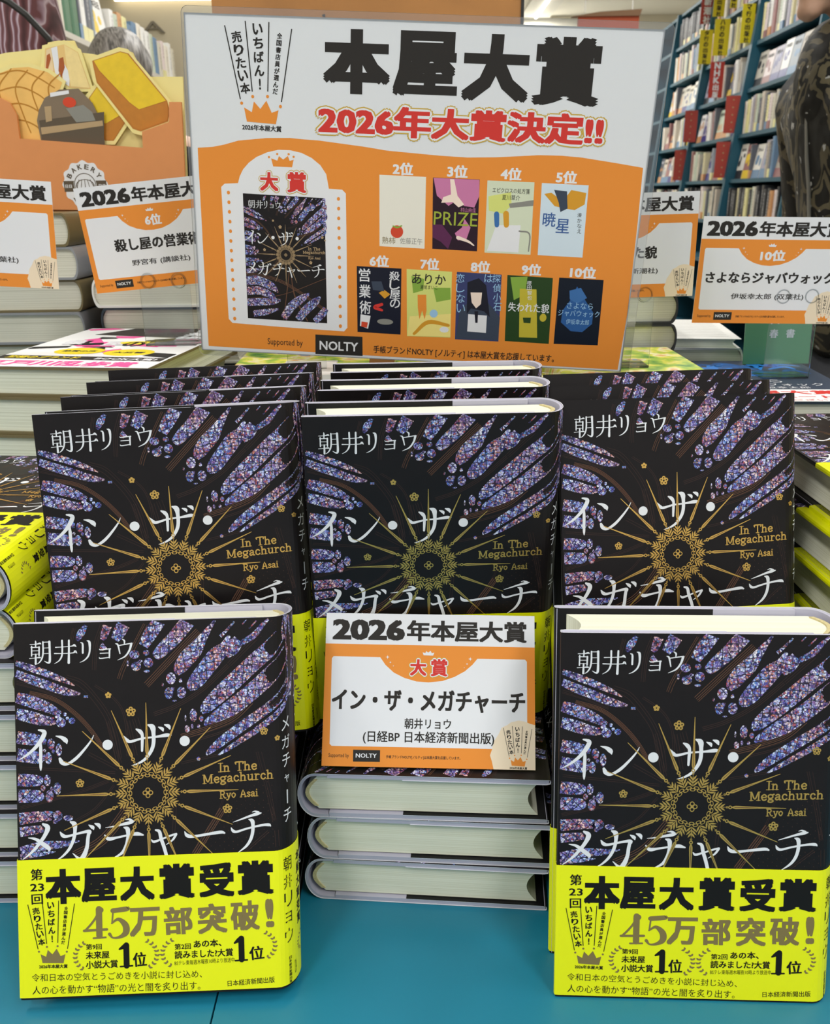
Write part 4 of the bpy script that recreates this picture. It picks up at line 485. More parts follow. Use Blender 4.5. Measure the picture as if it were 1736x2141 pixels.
    sh.text('12104', s0 + 11.5, 8, 1.6, 7, ink('ink'), 2)
    laurel(sh, s0 + 16.5, 18, 4, 9, 0, ink('taupe'), 2)
    mb.build('paper_band', root, 35)
    return root
BOOK = make_featured_book()
def slump(root, lean, k):
    """a leaning book whose pages have slid so that its lower edges stay nearer the table"""
    for ch in root.children_recursive:
        me = ch.data.copy(); ch.data = me
        me.transform(Matrix(((1, 0, 0, 0), (0, 1, 0, 0), (0, k * math.tan(R(lean)), 1, 0), (0, 0, 0, 1)))); me.update()
used = [0]
def put_book(x, y, z, yaw, lean, label, group, shear=0):
    """front-bottom fore-edge corner at (x, y); z = height of what it stands on, lean > 0 tips the top away"""
    L = R(lean); zz = z + max(0, T * math.sin(L)) * (1 - shear) + .0002
    rot = (Matrix.Rotation(R(yaw), 3, 'Z') @ Matrix.Rotation(-L, 3, 'X')).to_euler()
    if not used[0]:
        used[0] = 1; BOOK.location = (x, y, TZ + zz); BOOK.rotation_euler = rot; tag(BOOK, label, 'book', group); return BOOK
    BOOK['category'] = 'book'; o = copy_thing(BOOK, (x, y, TZ + zz), rot, label, group)
    if shear: slump(o, lean, shear)
    return o
def lay_book(x, y, z, yaw, label, group, flip=False, sz=1., skip=()):
    """book lying flat, front cover up; x, y = corner; flip turns spine to the left and head to the viewer"""
    Mx = Matrix.Rotation(R(yaw + (180 if flip else 0)), 4, 'Z') @ Matrix.Rotation(-math.pi / 2, 4, 'X')
    d = Vector((W, 0, H)) if flip else Vector((0, 0, 0))
    off = Mx @ d if flip else Vector((0, 0, 0))
    # local w (thickness) points down when flat, so lift by its height
    return copy_thing(BOOK, (x - off.x, y - off.y, TZ + z + T * sz + .0002), Mx.to_euler(), label, group, (1, sz, 1) if sz != 1 else None, skip)
S1 = 'featured hardcovers standing in the display'; S2 = 'featured hardcovers lying in stacks'
for k, (x, y) in enumerate([(-.0596, .4603), (-.0572, .5207), (-.0542, .5768)]):
    put_book(x, y, 3 * T + .001, 1.56, -2.6 if k == 0 else -1.5, ['standing hardcover behind the small white and orange prize card', 'second standing hardcover of the middle row, behind the carded one', 'rearmost standing hardcover of the middle row, below the big sign'][k], S1)
put_book(-.2063, .3361, 0, 1.98, 20.5, 'black stained glass hardcover with yellow band leaning at the front left of table', S1, .4)
put_book(.0705, .3397, 0, -2.65, 14.2, 'black stained glass hardcover with yellow band leaning at the front right of table', S1, 1)
for k, (x, y) in enumerate([(-.1982, .421), (-.199, .4635), (-.1987, .5055), (-.1978, .5445)]):
    put_book(x, y, 3 * T + .001, 8.9, 10, ['foremost upright hardcover of the left fan, its spine band showing', 'second upright hardcover in the left fan', 'third upright hardcover in the left fan', 'rearmost upright hardcover in the left fan'][k], S1)
for k, (x, y) in enumerate([(.0862, .4262), (.0868, .4645), (.0885, .5005)]):
    put_book(x, y, 3 * T + .001, 5.26, 15.1, ['foremost upright hardcover of the right fan, above the front right book', 'second upright hardcover in the right fan', 'rearmost upright hardcover in the right fan'][k], S1)
NB = ('paper_band',)
ORD = ['bottom', 'second', 'third', 'fourth', 'fifth', 'sixth', 'seventh', 'top']
for k, dx in enumerate((0, .003, -.001)):
    lay_book(-.0585 + dx, .4091, k * T, -4.4 + (k - 1) * .6, ['lowest', 'middle', 'uppermost'][k] + ' of three thick books stacked flat under the small prize card', S2, True, skip=NB)
for k in range(3):
    lay_book(-.2045 + .002 * (k % 2), .405, k * T, 0.5, ['lowest', 'middle', 'uppermost'][k] + ' of three flat books under the left fan of hardcovers', S2, True, skip=NB)
    lay_book(.0895 - .001 * (k % 2), .4055, k * T, 1.5, ['lowest', 'middle', 'uppermost'][k] + ' of three flat books under the right fan of hardcovers', S2, True, skip=NB)
for k in range(5): lay_book(-.349 + .003 * (k % 2), .409 + .004 * k, k * T * 1.028, 0, ORD[k] + ' book from the table in the stack at the left edge, page edges forward', S2, True, sz=1.028, skip=NB)
lay_book(-.362, .4385, 5 * T * 1.028, -3.6, 'flat hardcover just under the top of the left edge stack, yellow band spine forward', S2, sz=1.028)
lay_book(-.3602, .4373, 6 * T * 1.028, -4.34, 'top flat hardcover of the left edge stack, cover up and yellow band spine forward', S2, sz=1.028)
for k in range(8): lay_book(.2435 + [0, -.002, .004, -.004, .003, -.002, -.004, 0][k], .433 - .004 * (k % 2), k * T * 1.005, [1, 2, 0, 1, 1.5, 0, 2, .5][k], ('top' if k == 7 else ORD[k]) + ' flat hardcover ' + ('' if k == 7 else 'from the table ') + 'in the right edge stack, fore edges left', S2, sz=1.005)
# ------------------------------------------------------------------ prize cards
def card_mesh(title, rank, author=None):
    mb = MB(); w, h = 120.5, 86
    mb.box(0, .1205, 0, .0005, 0, .086, mat('card_paper', INK['paper'], .55))
    sh = Sheet(mb, lambda x, y, L: (min(max(x, 0), w) / 1000, -.00003 - .00003 * L, min(max(y, 0), h) / 1000))
    sh.items(CARD_BASE); crest(sh, *CARD_CREST, 'ink2', 'orange', 4); sh.items(CARD_TOP)
    if title is None: sh.items(CARD_MAIN)
    else:
        sh.text(rank, 61, 55.5, 7.0 * len(rank), 9, ink('paper'), 4, 0, .04)
        sh.text(title, 61, 37.5, min(108, 10.6 * len(title)), 10.6 if len(title) < 9 else 9.5, ink('ink2'), 4, 0, .035)
        sh.text(author, 61, 22, min(70, 5.6 * len(author)), 5.6, ink('ink2'), 4, 0, .015)
    return mb.mesh('prize_card')
def put_card(mesh, loc, yaw, lean, roll, label, scale=1.):
    o = bpy.data.objects.new('prize_card', mesh); COL.objects.link(o)
    o.matrix_world = Matrix.Translation((loc[0], loc[1], TZ + loc[2])) @ Matrix.Rotation(R(yaw), 4, 'Z') @ Matrix.Rotation(R(-lean), 4, 'X') @ Matrix.Rotation(R(roll), 4, 'Y') @ Matrix.Scale(scale, 4)
    return tag(o, label, 'card', 'white and orange prize cards')
put_card(card_mesh(None, None), (-.0547, .4125, 3 * T + .0028), -1.6, 30, .9, 'prize card with red award characters standing on the center stack of three books')
cards = [
 ('殺し屋の営業術', '6位', '野宮有 (講談社)', (-.2735, .776, .3168), 0, -2, -5, 'prize card marked 6, half hidden behind the left edge of the big sign', 1.0),
 ('暁星', '5位', '湊かなえ (双葉社)', (-.4215, .758, .3305), 3, 0, 4, 'prize card at the far left edge of the photo, its left half cut off', 1.0),
 ('失われた貌', '9位', '櫻田智也 (新潮社)', (.121, .758, .3085), 0, 0, -1, 'prize card half hidden behind the right edge of the big sign', .975),
 ('さよならジャバウォック', '10位', '伊坂幸太郎 (双葉社)', (.260, .82, .279), 0, 0, 1.2, 'prize card marked 10 at the right edge, in front of the camouflage jacket', 1.093)]
STANDS = []
for t, rk, au, lc, yw, ln, rl, lb, sc in cards:
    put_card(card_mesh(t, rk, au), lc, yw, ln, rl, lb, sc)
def stand(x, y, z0, z1, label, w=.042):
    t = empty('clear_card_stand', (x, y, TZ + z0), label=label, cat='card stand', group='clear acrylic card stands')
    m = MB(); m.box(-w / 2, w / 2, .0012, .0027, .0, z1 - z0, CLEAR); m.build('upright', t)
    m = MB(); m.box(-w / 2, w / 2, .0027, .032, 0, .0015, CLEAR); m.build('foot', t)
    m = MB()
    for sx in (-.3, .3):
        m.tube([(sx * w + .006 * math.cos(a), -.0012, .012 + z1 - z0 - .03 + .006 * math.sin(a)) for a in [k * math.pi / 8 for k in range(17)]], .0008, CLEAR, 6)
    m.build('clip', t)

# ------------------------------------------------------------------ the big laminated sign
PWm, PHm = 346.5, 243
sg = empty('laminated_sign', (-.1693, .70, TZ + .2797), (Matrix.Rotation(R(-3.9), 3, 'Z') @ Matrix.Rotation(R(2.03), 3, 'X') @ Matrix.Rotation(R(3.09), 3, 'Y')).to_euler(), 'big laminated white and orange award sign with black headline in the middle', 'sign'); sg.scale = (.962, 1, .974)
mb = MB(); mb.box(0, PWm / 1000, 0, .0004, 0, PHm / 1000, mat('sign_paper', 'dfe2e8', .5))
def on_sign(x, y, L): return (x / 1000, -.00004 - .00004 * L, y / 1000)
sh = Sheet(mb, on_sign); sh.items(POSTER_ART); crest(sh, POSTER_CREST[0], POSTER_CREST[1] - 1, .040, 'ink2', 'orange', 2)
def bil(u, v):
    a, b, c, d = [np.array(p) for p in THUMB]; return a * (1 - u) * v + b * u * v + c * u * (1 - v) + d * (1 - u) * (1 - v)
mb2 = mb; sh.poly([tuple(p) for p in THUMB], COVER, 3)
def th(x, y):
    p = bil(min(max(x, .3) / 132.5, .997), min(max(y, .5) / 194, .997)); return (p[0], p[1], .485)
sh.items(COVER_ART, th, 3)
q = th(SUN[0], SUN[1]); sunburst(sh, q[0], q[1], .485, ink('tan'), 7)
for x, y, r in FLOWERS: flower(sh, *th(x, y)[:2], r * .5, ink('tan'), 7)
for t, a, b, c, d, h in GOLD_LINES: slab(sh, t, *th(a, b)[:2], *th(c, d)[:2], h * .485, ink('tan'), 7)
for pts in ([(0, 60, 14), (20, 62, 14), (42, 54, 12), (52, 45, 2)], [(0, 44, 13), (20, 46, 13), (40, 40, 10), (48, 34, 2)], [(0, 26, 12), (22, 28, 12), (44, 30, 10), (56, 33, 3)], [(60, 4, 12), (74, 24, 14), (92, 38, 12), (104, 46, 3)], [(84, 3, 12), (98, 20, 14), (114, 34, 12), (122, 42, 3)], [(112, 2, 10), (124, 14, 12), (131, 24, 10)], [(10, 8, 10), (30, 12, 10), (52, 18, 3)]):
    sh.stroke([(*th(x, y)[:2], w * .485) for x, y, w in pts], ink('glass'), 4)
for pts in ([(0, 72, 1), (60, 62, 1), (132, 20, 1)], [(0, 34, 1), (60, 44, 1), (132, 74, 1)], [(60, 0, 1), (66, 40, 1), (72, 80, 1)], [(100, 0, 1), (80, 40, 1), (74, 80, 1)]):
    for o in (-2, 0, 2): sh.stroke([(*th(x, y + o)[:2], .35) for x, y, w in pts], ink('rib2'), 3)
mb.build('printed_sheet', sg)
mb = MB(); e = .0055
def rrect(x0, x1, z0, z1, r, n=5):
    o = []
    for cx, cz, a0 in ((x1 - r, z1 - r, 0), (x0 + r, z1 - r, 90), (x0 + r, z0 + r, 180), (x1 - r, z0 + r, 270)):
        o += [(cx + r * math.cos(R(a0 + 90 * k / n)), cz + r * math.sin(R(a0 + 90 * k / n))) for k in range(n + 1)]
    return o
A = rrect(-.002, PWm / 1000 + .0065, -.004, PHm / 1000 + .0045, .005); B2 = rrect(.001, PWm / 1000 - .001, .001, PHm / 1000 - .001, .001); k = len(A)
for y in (-.0004, .0006): mb.add([(x, y, z) for x, z in A + B2], [(i, (i + 1) % k, k + (i + 1) % k, k + i) for i in range(k)], FILM)
mb.add([(x, y, z) for y in (-.0004, .0006) for x, z in A], [(i, (i + 1) % k, k + (i + 1) % k, k + i) for i in range(k)], EDGE)
mb.build('laminating_film', sg)
t = empty('sign_stand', (-.087, .704, TZ + .2490), label='white and clear plastic foot holding up the big award sign', cat='sign stand')
WP = mat('white_plastic', 'ececea', .35)
mb = MB(); mb.box(-.022, .022, -.018, .045, 0, .012, WP); mb.build('foot', t)
mb = MB(); mb.box(-.016, .016, .0085, .0115, .012, .12, CLEAR); mb.build('upright', t)
mb = MB(); mb.box(.024, .10, -.004, .012, 0.0, .010, CLEAR); mb.build('side_bar', t)

# ------------------------------------------------------------------ other books on the table
def plain_book(w, d, t, cover, page='grey_page_paper', spine='right', hard=True, name='book'):
    """closed book lying flat, spine along one side; origin at the centre of its underside"""
    root = empty(name); c = .0022 if hard else .0004; r = t / 2
    P = MATS[page]; n = 8; sg_ = 1 if spine == 'right' else -1
    mb = MB()
    fe = [(-sg_ * (w / 2 - .004 - .004 * math.sin(math.pi * k / n)), c + (t - 2 * c) * (1 - k / n)) for k in range(n + 1)]
    sp = [(sg_ * (w / 2 - .006 + (.005 * math.sin(math.pi * k / n) if hard else .0055)), c + (t - 2 * c) * k / n) for k in range(n + 1)]
    o = fe + sp
    mb.prism(o if sg_ > 0 else o[::-1], 'y', -d / 2 + .003, d / 2 - .003, P); mb.build('page_block', root, 30)
    mb = MB()
    out = [(-sg_ * w / 2, 0)] + [(sg_ * (w / 2 - .006 + .006 * math.sin(math.pi * k / 10)), t / 2 - t / 2 * math.cos(math.pi * k / 10)) for k in range(11)] + [(-sg_ * w / 2, t)]
    inn = [(-sg_ * w / 2, t - c)] + [(sg_ * (w / 2 - .0075 + .006 * math.sin(math.pi * k / 10)), t / 2 + (t / 2 - c) * math.cos(math.pi * k / 10)) for k in range(11)] + [(-sg_ * w / 2, c)]
    mb.prism(out + inn, 'y', -d / 2, d / 2, cover); 
    return root, mb
def pile(x, y, z0, n, w, d, t, covers, label, group, yaw=0, spine='right', page='grey_page_paper', jit=.004, hard=True, first=True):
    z = z0
    for k in range(n):
        root, mb = plain_book(w, d, t, covers[k % len(covers)], page, spine, hard)
        mb.build('cover', root, 30)
        root.location = (x + rnd.uniform(-jit, jit), y + rnd.uniform(-jit, jit) * .5, TZ + z + .0002); root.rotation_euler = (0, 0, R(yaw + rnd.uniform(-1, 1)))
        tag(root, label % (['lowest', 'second', 'third', 'fourth', 'fifth', 'sixth', 'seventh', 'eighth', 'ninth', 'tenth', 'eleventh', 'twelfth'][k] if k < n - 1 else 'topmost'), 'book', group); z += t + .0002
    return z
CV = {k: mat('cover_' + k, c, .4) for k, c in dict(grey='8d9096', olive='6f6444', dark='2b2e33', white='e4e5e2', blueblack='23303c', cream='ded8c4', green='4f8a5c', pinkish='d9738f', brown='5f4a38').items()}
def art_cover(mb, w, d, t, fn, u0=None):
    """prints on the top cover: x right, y away, in millimetres from the near left corner"""
    sh = Sheet(mb, lambda x, y, L: (min(max(x, 0), w * 1000) / 1000 - w / 2, min(max(y, 0), d * 1000) / 1000 - d / 2, t + .00008 + .00005 * L)); fn(sh)
# pink book on its pile, left
def pink_art(s0):
    s = Sheet(s0.mb, lambda x, y, L: s0.fn(x * 150 / 128, y * 208 / 190, L))
    s.poly([(0, 0), (128, 0), (128, 188), (0, 188)], ink('whitebr'), 0)
    rr = random.Random(3)
    for k in range(26):
        x, y = rr.uniform(5, 120), rr.uniform(60, 180); s.poly([(x, y), (x + rr.uniform(8, 30), y + rr.uniform(-6, 10)), (x + rr.uniform(5, 25), y + rr.uniform(10, 24)), (x - rr.uniform(0, 10), y + rr.uniform(5, 14))], ink('pink' if k % 3 else 'black'), 1 + k % 2)
    s.poly([(20, 150), (128, 130), (128, 188), (40, 188)], ink('ink2'), 3)
    for i, c in enumerate('営業術'): s.text(c, 112 - i * 2, 176 - i * 20, 26, 18, ink('paper'), 5, 0, .04)
    for i, c in enumerate('殺し屋の'): s.text(c, 24 + i * 17, 108 - i * 2, 17, 24, ink('black' if i % 2 else 'paper'), 5, 8, .04)
    s.poly([(0, 56), (128, 50), (128, 0), (0, 0)], ink('whitebr'), 4)
    s.disc(48, 66, 19, 15, ink('yellow'), 5); s.disc(88, 62, 19, 15, ink('yellow'), 5); s.disc(75, 108, 14, 8, ink('yellow'), 5)
    s.text('絶賛の声', 48, 66, 26, 7, ink('ink2'), 6, 0, .03); s.text('大反響', 88, 62, 24, 7, ink('ink2'), 6, 0, .03)
    s.poly([(0, 46), (126, 40), (126, 26), (0, 32)], ink('ink2'), 5)
    s.text('至極のブランド', 34, 38, 56, 10, ink('yellow'), 6, -3, .03); s.text('BOOK大賞!', 98, 34, 46, 9, ink('paper'), 6, -3, .03)
    s.text('江戸川乱歩賞', 58, 14, 112, 20, ink('pink'), 6, -2, .05)
    s.poly([(2, 74), (30, 82), (30, 90), (2, 84)], ink('black'), 5); s.poly([(104, 48), (126, 40), (126, 58), (108, 62)], ink('black'), 5)
root, mb = plain_book(.15, .208, .024, CV['olive'], 'white_page_paper', 'left'); art_cover(mb, .15, .208, .024, pink_art); mb.build('cover', root, 30)
PX, PY, PYAW = -.265, .784, -8
root.location = (PX, PY, TZ + .2465); root.rotation_euler = (0, 0, R(PYAW)); tag(root, 'pink, white and black book with yellow ovals lying cover up, left of the sign', 'book', 'books under and beside the pink cover')
pile(PX - .008, PY - .002, 0, 8, .16, .208, .0306, [CV['olive']], '%s olive covered thick book in the pile under the pink cover', 'books under and beside the pink cover', PYAW, 'left', 'white_page_paper')
# yellow green picture cover piles under the sign
LEAFM, nt, b = node_mat('painted_meadow_cover', .4)
tc = nt.nodes.new('ShaderNodeTexCoord'); nz = nt.nodes.new('ShaderNodeTexNoise'); nz.inputs['Scale'].default_value = 45; nz.inputs['Detail'].default_value = 3
rp = ramp(nt, [(.3, '4f8f3f'), (.42, 'a9c94c'), (.5, 'e9e15c'), (.57, 'f4efc8'), (.64, 'e9a13c'), (.7, '7fb0d8')]); nt.links.new(tc.outputs['Object'], nz.inputs['Vector']); nt.links.new(nz.outputs[0], rp.inputs[0]); nt.links.new(rp.outputs[0], b.inputs['Base Color'])
for x, lb in ((-.105, 'left'), (.045, 'middle'), (.187, 'right')):
    pile(x, .775, 0, 8, .128, .188, .0309, [LEAFM], '%%s picture book in the %s pile with painted yellow green covers below the sign' % lb, 'painted meadow covers below the sign', 0, 'left', 'white_page_paper', .002)
# blue cover pile, right
def blue_art(s):
    s.poly([(0, 0), (128, 0), (128, 190), (0, 190)], ink('slate'), 0)
    rr = random.Random(5)
    for k in range(34):
        x = 66 + rr.uniform(-50, 30); y = 128 + rr.uniform(-30, 38); s.stroke([(x, y, 3), (x + rr.uniform(4, 18), y + rr.uniform(4, 14), 9), (x + rr.uniform(10, 40), y + rr.uniform(-12, 12), 2)], ink('bluebr' if k % 3 else 'azure'), 1 + k % 2)
    s.text('さよなら', 46, 86, 66, 14, ink('paper'), 4, 0, .0); s.text('ジャバウォック', 64, 70, 96, 12, ink('paper'), 4, 0, .0); s.text('伊坂幸太郎', 70, 57, 50, 8, ink('paper'), 4, 0, .0)
    s.poly([(0, 0), (128, 0), (128, 48), (0, 48)], ink('whitebr'), 5)
    s.text('本屋大賞', 62, 36, 100, 16, ink('red'), 6, 0, .04); s.text('ノミネート', 62, 18, 80, 11, ink('red'), 6, 0, .04); s.text('ありがとうございます', 62, 6, 100, 6, ink('red'), 6, 0, .01)
root, mb = plain_book(.132, .192, .028, CV['blueblack'], 'grey_page_paper', 'right'); art_cover(mb, .132, .192, .028, blue_art); mb.build('cover', root, 30)
root.location = (.3355, .823, TZ + .1965); root.rotation_euler = (0, 0, R(-4)); tag(root, 'dark book with bright blue swirl and white and red band, lying at right edge', 'book', 'dark books with blue swirl')
pile(.337, .825, 0, 6, .132, .19, .0325, [CV['blueblack']], '%s dark book in the pile under the blue swirl cover', 'dark books with blue swirl', -4, 'right')
# back row piles
zA = pile(-.398, .995, 0, 12, .135, .19, .0316, [CV['grey'], CV['olive']], '%s thick book in the back left pile behind the leftmost prize card', 'books in the back left piles', 0, 'right', 'grey_page_paper', .006)
zB = pile(-.247, .995, 0, 12, .138, .19, .0288, [CV['white'], CV['blueblack']], '%s book in the back pile behind the prize card marked 6', 'books in the back left piles', 0, 'left', 'grey_page_paper', .006)
zC = pile(.192, .972, 0, 10, .138, .19, .0298, [CV['dark']], '%s thick book in the back right pile beside the sign edge', 'books in the back right piles', 0, 'right', 'grey_page_paper', .004)
zD = pile(.312, 1.012, 0, 7, .092, .15, .0335, [CV['white']], '%s pale edged book in the far right pile behind the blue swirl book', 'books in the back right piles', -3, 'right', 'white_page_paper', .003)
root, mb = plain_book(.10, .15, .010, CV['white'], 'white_page_paper', 'left', False); art_cover(mb, .10, .15, .010, lambda s: [s.stroke([(10, 20 + 12 * k, 1), (90, 18 + 12 * k, 1)], ink('greyink'), 1) for k in range(12)]); mb.build('cover', root, 30)
root.location = (.310, 1.01, TZ + zD); root.rotation_euler = (0, 0, R(-8)); tag(root, 'thin white booklet on the far right pile, below the prize card marked 10', 'booklet')
def sheet_thing(name, pts, y0, y1, m, label, cat, art=None):
    mb = MB(); mb.prism(pts, 'y', y0, y1, m)
    if art: art(Sheet(mb, lambda x, y, L: (x / 1000, y0 - .0001 - .00005 * L, TZ + y / 1000)))
    return tag(mb.build(name), label, cat)
sheet_thing('leaflet', [(.342, TZ + .2248), (.410, TZ + .2248), (.406, TZ + .31), (.338, TZ + .31)], .898, .8998, mat('leaflet_green', '5b9b6e', .4), 'green leaflet with white lettering behind the clear stand at right', 'leaflet',
  lambda s: [s.poly([(350, 280), (370, 292), (390, 308), (360, 308)], ink('pink'), 1)] + [s.text(c, 370 + 17 * (k % 2), 270 - 14 * (k // 2), 9, 9, ink('paper'), 1, 0, .02) for k, c in enumerate('文芸春書')])
stand(.3555, .8215, .2248, .32, 'clear acrylic stand holding the prize card marked 10', .044)
stand(-.215, .7765, .2708, .345, 'clear acrylic stand holding the prize card marked 6', .044)
stand(-.39, .7595, .0002, .352, 'clear acrylic stand holding the leftmost prize card', .05)
stand(.185, .7595, .2490, .33, 'clear acrylic stand holding the prize card at the right edge of the sign', .044)

# ------------------------------------------------------------------ bakery display board
bk = empty('bakery_display', (0, 1.0, TZ), label='orange and pale yellow cardboard display with bread pictures at upper left', cat='display board')
def cut(name, pts, y, th_, m, art=None, side=None):
    mb = MB(); mb.prism([(p[0] / 1000, p[1] / 1000) for p in pts], 'y', y, y + th_, m, side=side)
    if art: art(Sheet(mb, lambda x, yy, L: (x / 1000, y - .0001 - .00006 * L, yy / 1000)))
    return mb.build(name, bk)
def grow(pts, g):
    c = np.mean(np.array(pts), 0); return [tuple(np.array(p) + (np.array(p) - c) / np.linalg.norm(np.array(p) - c) * g) for p in pts]
PALE = mat('board_pale_yellow', 'eedf96', .6, noise=.03); ORG = mat('board_orange', 'd98f56', .6, noise=.05, nscale=60)
cut('back_panel', BAKE_BACK, .012, .003, PALE)
def bread(name, key, col, y, arts):
    p = BAKE_BREAD[key]
    cut(name, grow(p, 4), y, .0012, PALE, lambda s: (s.poly(p, mat(*col), 1), s.items(arts, lay=1)))
ib = lambda *ks: [it for it in BREAD_ART if it[1] in ks]
split = BREAD_ART
sand = [it for it in split if it[1] in ('sandw', 'bacon', 'crust', 'paper')]
melon = [it for it in split if it[1] == 'crustd']
toasts = [it for it in split if it[1] in ('toasty', 'toastb')]
bread('sandwich_cutout', 'sand', ('sandwich_base', 'e6c27c', .6), .0085, sand)
bread('small_toast_cutout', 'toast2', ('toast_brown', 'b87524', .6), .0075, toasts[2:])
bread('melon_bread_cutout', 'melon', ('melon_bread', 'eebd6a', .6, 0, .4, .14, 60), .006, melon)
bread('toast_cutout', 'toast', ('toast_brown', 'b87524', .6), .0055, toasts[:2])
cut('sticker', grow(BAKE_BREAD['stick'], .5), .0045, .0006, mat('sticker_brown', '7d6c58', .45), lambda s: s.items(STICKER_ART))
def badge(s):
    x, y, r = BAKE_BADGE
    s.poly([(x + r * (1 + .05 * math.cos(12 * a)) * math.cos(a), y + r * (1 + .05 * math.cos(12 * a)) * math.sin(a)) for a in [2 * math.pi * k / 72 for k in range(72)]], ink('paper'), 1)
    s.poly([(x - r * .98, y + 4), (x + r * .98, y + 4), (x + r * .98, y - 7), (x - r * .98, y - 7)], ink('umber'), 2); s.disc(x, y, r * .52, r * .52, ink('paper'), 3, 24); s.disc(x, y, r * .5, r * .5, ink('umber'), 4, 24, .93)
    for dx in (-18, 18): s.text('日日', x + dx, y - 1.5, 7, 3.4, ink('paper'), 3, 0, .02)
    for k in range(5): s.stroke([(x - 9 + k * 4.5, y - 2.5, .6), (x - 6 + k * 3, y + 5, .6)], ink('umber'), 5)
    s.disc(x, y - 1, 10, 6.5, ink('umber'), 4, 20, .9)
    for k, c in enumerate('BAKERY'):
        a = R(150 - k * 24); s.text(c, x + r * .77 * math.cos(a), y + r * .77 * math.sin(a), 4.6, 5.2, ink('umber'), 3, math.degrees(a) - 90, .03)
    s.text('N', x - r * .5, y - r * .62, 4, 5, ink('umber'), 3, 30, .03)
cut('front_panel', BAKE_FRONT, 0, .004, ORG, badge)
mb = MB(); mb.box(-.46, -.25, .004, .014, .3815, .384, ORG); mb.build('base_flap', bk)
# ------------------------------------------------------------------ wooden column board behind the sign
WOOD = mat('scuffed_orange_wood', 'b0793f', .55, noise=.35, nscale=9)
mb = MB(); mb.box(-.262, .150, 1.32, 1.62, 0, TZ + 1.97, WOOD)
col = tag(mb.build('wood_column'), 'scuffed orange brown wooden column rising behind the top of the big sign', 'column')
mb = MB(); mb.box(.150, .154, 1.318, 1.62, 0, TZ + 1.97, mat('dark_trim', '1d1a18', .5)); mb.build('edge_trim', col)
mb = MB(); rr = random.Random(11)
for k in range(70):
    x, z = rr.uniform(-.255, .145), TZ + rr.uniform(.0, 1.0); mb.prism([(x + rr.uniform(.001, .005) * math.cos(a), z + rr.uniform(.001, .004) * math.sin(a)) for a in [2 * math.pi * q / 7 for q in range(7)]], 'y', 1.3192, 1.32, MATS['dark_trim'])
mb.build('scuff_marks', col)

# ------------------------------------------------------------------ teal bookcases along the right wall
SHELFM = mat('shelf_teal', '1d566b', .5); SHELFD = mat('shelf_back_teal', '143f50', .6)
ang = math.atan(.05); XO = 1.6
Mrow = Matrix.Translation((XO, 0, TZ)) @ Matrix.Rotation(-ang, 4, 'Z')      # local y runs along the shelf, -x faces the aisle
ZS = [-.70, -.47, -.24, -.01, .22, .451, .69, .925, 1.165, 1.41, 1.65]
front = lambda z: .1 * (z - .6)
BAYS = [('nearest', 4.42, 5.45), ('middle', 5.45, 6.50), ('far', 6.50, 7.55), ('farthest', 7.55, 8.6)]
for nm, y0, y1 in BAYS:
    t = empty('bookshelf', Mrow @ Vector((.25, (y0 + y1) / 2, -TZ)), (0, 0, -ang), nm + ' bay of the teal bookcases along the right wall', 'bookcase', 'teal bookcases')
    hl = (y1 - y0) / 2 - .001
    for sy in (-1, 1):
        mb = MB(); a = sy * hl; b = a - sy * .018
        mb.prism([(front(-.78) - .27, 0), (.05, 0), (.05, 1.70 + .73), (front(1.65) - .27, 1.70 + .73)], 'y', min(a, b), max(a, b), SHELFM); mb.build('side_panel', t)
    for z in ZS:
        mb = MB(); mb.box(front(z) - .25, .05, -hl + .018, hl - .018, z + .78 - .02, z + .78, SHELFM); mb.build('shelf', t)
    mb = MB(); mb.box(.05, .06, -hl, hl, 0, 1.70 + .73, SHELFD); mb.build('back_panel', t)
PAL = ['e8e6de', 'd9d4c4', 'c9c4b8', 'efe9dc', 'b7aea2', '8f9aa6', 'd7cfa8', 'c7d2c0', 'e4d6d6', 'a9a6b8', 'e9e3a8', 'cf9a6a', '5b5f6a', '2a2c33', '9e6f6f', 'f0f0ee', 'd2c8ba', '6f8fb0']
CN = {'e8e6de': 'off white', 'd9d4c4': 'cream', 'c9c4b8': 'stone grey', 'efe9dc': 'ivory', 'b7aea2': 'taupe', '8f9aa6': 'blue grey', 'd7cfa8': 'pale straw', 'c7d2c0': 'pale green', 'e4d6d6': 'pale pink', 'a9a6b8': 'lilac grey', 'e9e3a8': 'pale yellow', 'cf9a6a': 'tan orange', '5b5f6a': 'slate grey', '2a2c33': 'black', '9e6f6f': 'dusty red', 'f0f0ee': 'white', 'd2c8ba': 'beige', '6f8fb0': 'blue', '1f9aa6': 'turquoise', '3a3f86': 'navy', '2f6a45': 'dark green', 'e9c93a': 'yellow'}
def ordn(i): return ['first', 'second', 'third', 'fourth', 'fifth', 'sixth', 'seventh', 'eighth', 'ninth', 'tenth', 'eleventh', 'twelfth', 'thirteenth', 'fourteenth', 'fifteenth', 'sixteenth', 'seventeenth', 'eighteenth', 'nineteenth', 'twentieth'][i]
